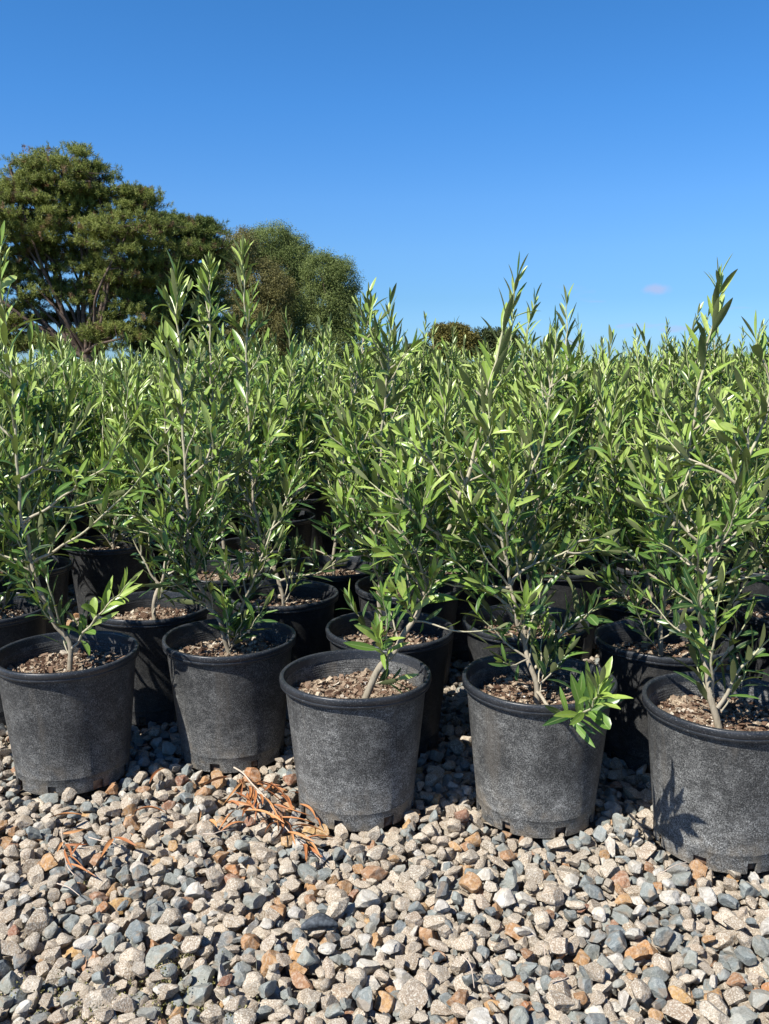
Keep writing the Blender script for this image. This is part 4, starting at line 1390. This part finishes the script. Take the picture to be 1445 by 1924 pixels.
def round_tree(label, name, base_u, D, lobes, mat, seed, nleaf=26000, droop=.5, lsz=.11, trunk_r=.3, clump=1.0):
    r = np.random.default_rng(seed); rnd = random.Random(seed)
    g = at(base_u, 694, D); B = np.array([g.x, g.y, -.06])
    root = bpy.data.objects.new(name, None); COL.objects.link(root); root.location = B
    LW = lobes_world(lobes, D)
    wood, crown = MB(), MB()
    tube(wood, catmull([(0, 0, -.1), (.1, 0, 1.0), (0, .1, 2.0)], 8), np.linspace(trunk_r, trunk_r * .7, 8), 9)
    areas = np.array([s[0] * s[2] + s[0] * s[1] for _, s in LW]); areas = areas / areas.sum()
    for (c, s), ar in zip(LW, areas):
        for _ in range(3):
            e = Vector(c - B) + Vector((rnd.gauss(0, .4) * s[0], rnd.gauss(0, .4) * s[1], rnd.gauss(0, .4) * s[2]))
            curve_limb(wood, Vector((0, .1, 1.9)), e, trunk_r * .4, .03, rnd, .08, 10, 5)
        n = int(nleaf * 2.2 * ar)
        ncl = max(8, int(n / 150))
        d = unit(r.normal(0, 1, (ncl, 3)))
        cen = (c - B)[None] + d * s[None] * (r.uniform(.25, 1, (ncl, 1)) ** .3) * r.uniform(.80, 1.03, (ncl, 1))
        ct = r.uniform(-.34, .34, ncl)
        k = r.integers(0, ncl, n)
        cr_ = .20 * clump * (s.mean() ** .5) * r.uniform(.55, 1.45, ncl)
        off = np.clip(r.normal(0, 1, (n, 3)), -1.7, 1.7) * cr_[k][:, None] * np.array([1, 1, .9])
        P = cen[k] + off
        Dr = unit(unit(P - (c - B)[None]) * .6 + r.normal(0, .55, (n, 3)) + np.array([0, 0, -droop]))
        tn = np.clip(.5 + ct[k] + r.normal(0, .10, n), 0, 1)
        blades(crown, P, Dr, r.uniform(.6, 1.2, n) * lsz, np.full(n, lsz * .40), tn, r, 0, unit(unit(P - (c - B)[None]) * 1.0 + unit(P - cen[k]) * .9))
    tag(root, label, 'tree' if name != 'bush' else 'bush')
    link('trunk', wood.build_mesh('trunk', M['pine_bark']), root)
    link('crown', crown.build_mesh('crown', M[mat]), root)


pine('big spreading pine with open branches, tallest tree, at the left', (165, 690), 45,
     [(110, 318, 72, 42), (165, 345, 60, 45), (45, 345, 50, 40), (40, 400, 75, 45, -1), (115, 400, 80, 45, 1), (210, 385, 62, 40), (262, 372, 28, 20), (-30, 420, 70, 60), (20, 470, 70, 45), (120, 470, 75, 40, 1.5), (215, 445, 70, 45, -1.5),
      (275, 450, 50, 50), (-60, 520, 80, 60), (50, 540, 60, 38), (150, 530, 60, 35), (235, 520, 62, 45), (285, 540, 50, 50, 1), (10, 600, 60, 30), (250, 590, 55, 40), (-80, 600, 60, 40), (85, 640, 40, 16), (215, 630, 50, 22, -1), (125, 595, 32, 16, 2), (-10, 645, 50, 20)], 'pine', 31, 1.0, .42, 1.1)
pine('dark pine filling the gap between the big pine and the rounded trees', (335, 690), 49,
     [(352, 440, 42, 36), (385, 450, 30, 36), (310, 430, 30, 30), (345, 500, 60, 45), (390, 520, 32, 60), (310, 560, 60, 45), (375, 590, 45, 55), (330, 640, 70, 40), (395, 650, 28, 40), (280, 650, 50, 30)], 'pine_dark', 32, 1.35, .35, 1.0)
round_tree('tall rounded grey-green tree, highest of the rounded trees right of the pines', 'rounded_tree', 530, 62,
           [(510, 460, 48, 42), (535, 500, 50, 58), (555, 480, 30, 40), (480, 470, 38, 38), (520, 570, 55, 55), (560, 560, 28, 60), (530, 640, 50, 45)], 'gum', 33, 70000)
round_tree('brownish rounded tree between the dark pine and the taller grey-green tree', 'rounded_tree', 480, 57,
           [(448, 470, 34, 40), (440, 530, 30, 45), (490, 530, 48, 38), (525, 555, 28, 34), (470, 590, 48, 40), (510, 615, 38, 36), (450, 640, 40, 36), (525, 655, 30, 26)], 'gum_brown', 34, 60000)
round_tree('rounded green tree at the right end of the tree group', 'rounded_tree', 620, 58,
           [(605, 515, 38, 42), (638, 530, 34, 46), (615, 570, 48, 44), (650, 590, 27, 48), (600, 620, 40, 40), (640, 645, 38, 36)], 'gum', 35, 60000)
round_tree('small golden-brown tree far off at the middle of the field', 'golden_tree', 850, 95,
           [(834, 632, 22, 22), (852, 622, 16, 16), (868, 634, 20, 18), (886, 648, 16, 18), (845, 655, 34, 20)], 'gold', 36, 16000, .1, .3, .3, 1.2)
round_tree('small dark green tree right of the golden-brown one', 'round_bush_tree', 930, 100,
           [(912, 640, 22, 20), (942, 636, 24, 18), (962, 650, 16, 16), (930, 655, 34, 18)], 'bush', 37, 9000, .1, .3, .3, 1.2)
round_tree('low dark bush left of the golden-brown tree', 'bush', 787, 90, [(787, 660, 22, 16), (770, 668, 20, 12), (805, 668, 14, 12)], 'bush', 38, 5000, .1, .28, .15)
round_tree('low brownish bush just right of the rounded green tree', 'bush', 712, 85, [(705, 668, 24, 14), (735, 670, 20, 12), (755, 674, 18, 10)], 'gum_brown', 39, 5000, .1, .28, .15)
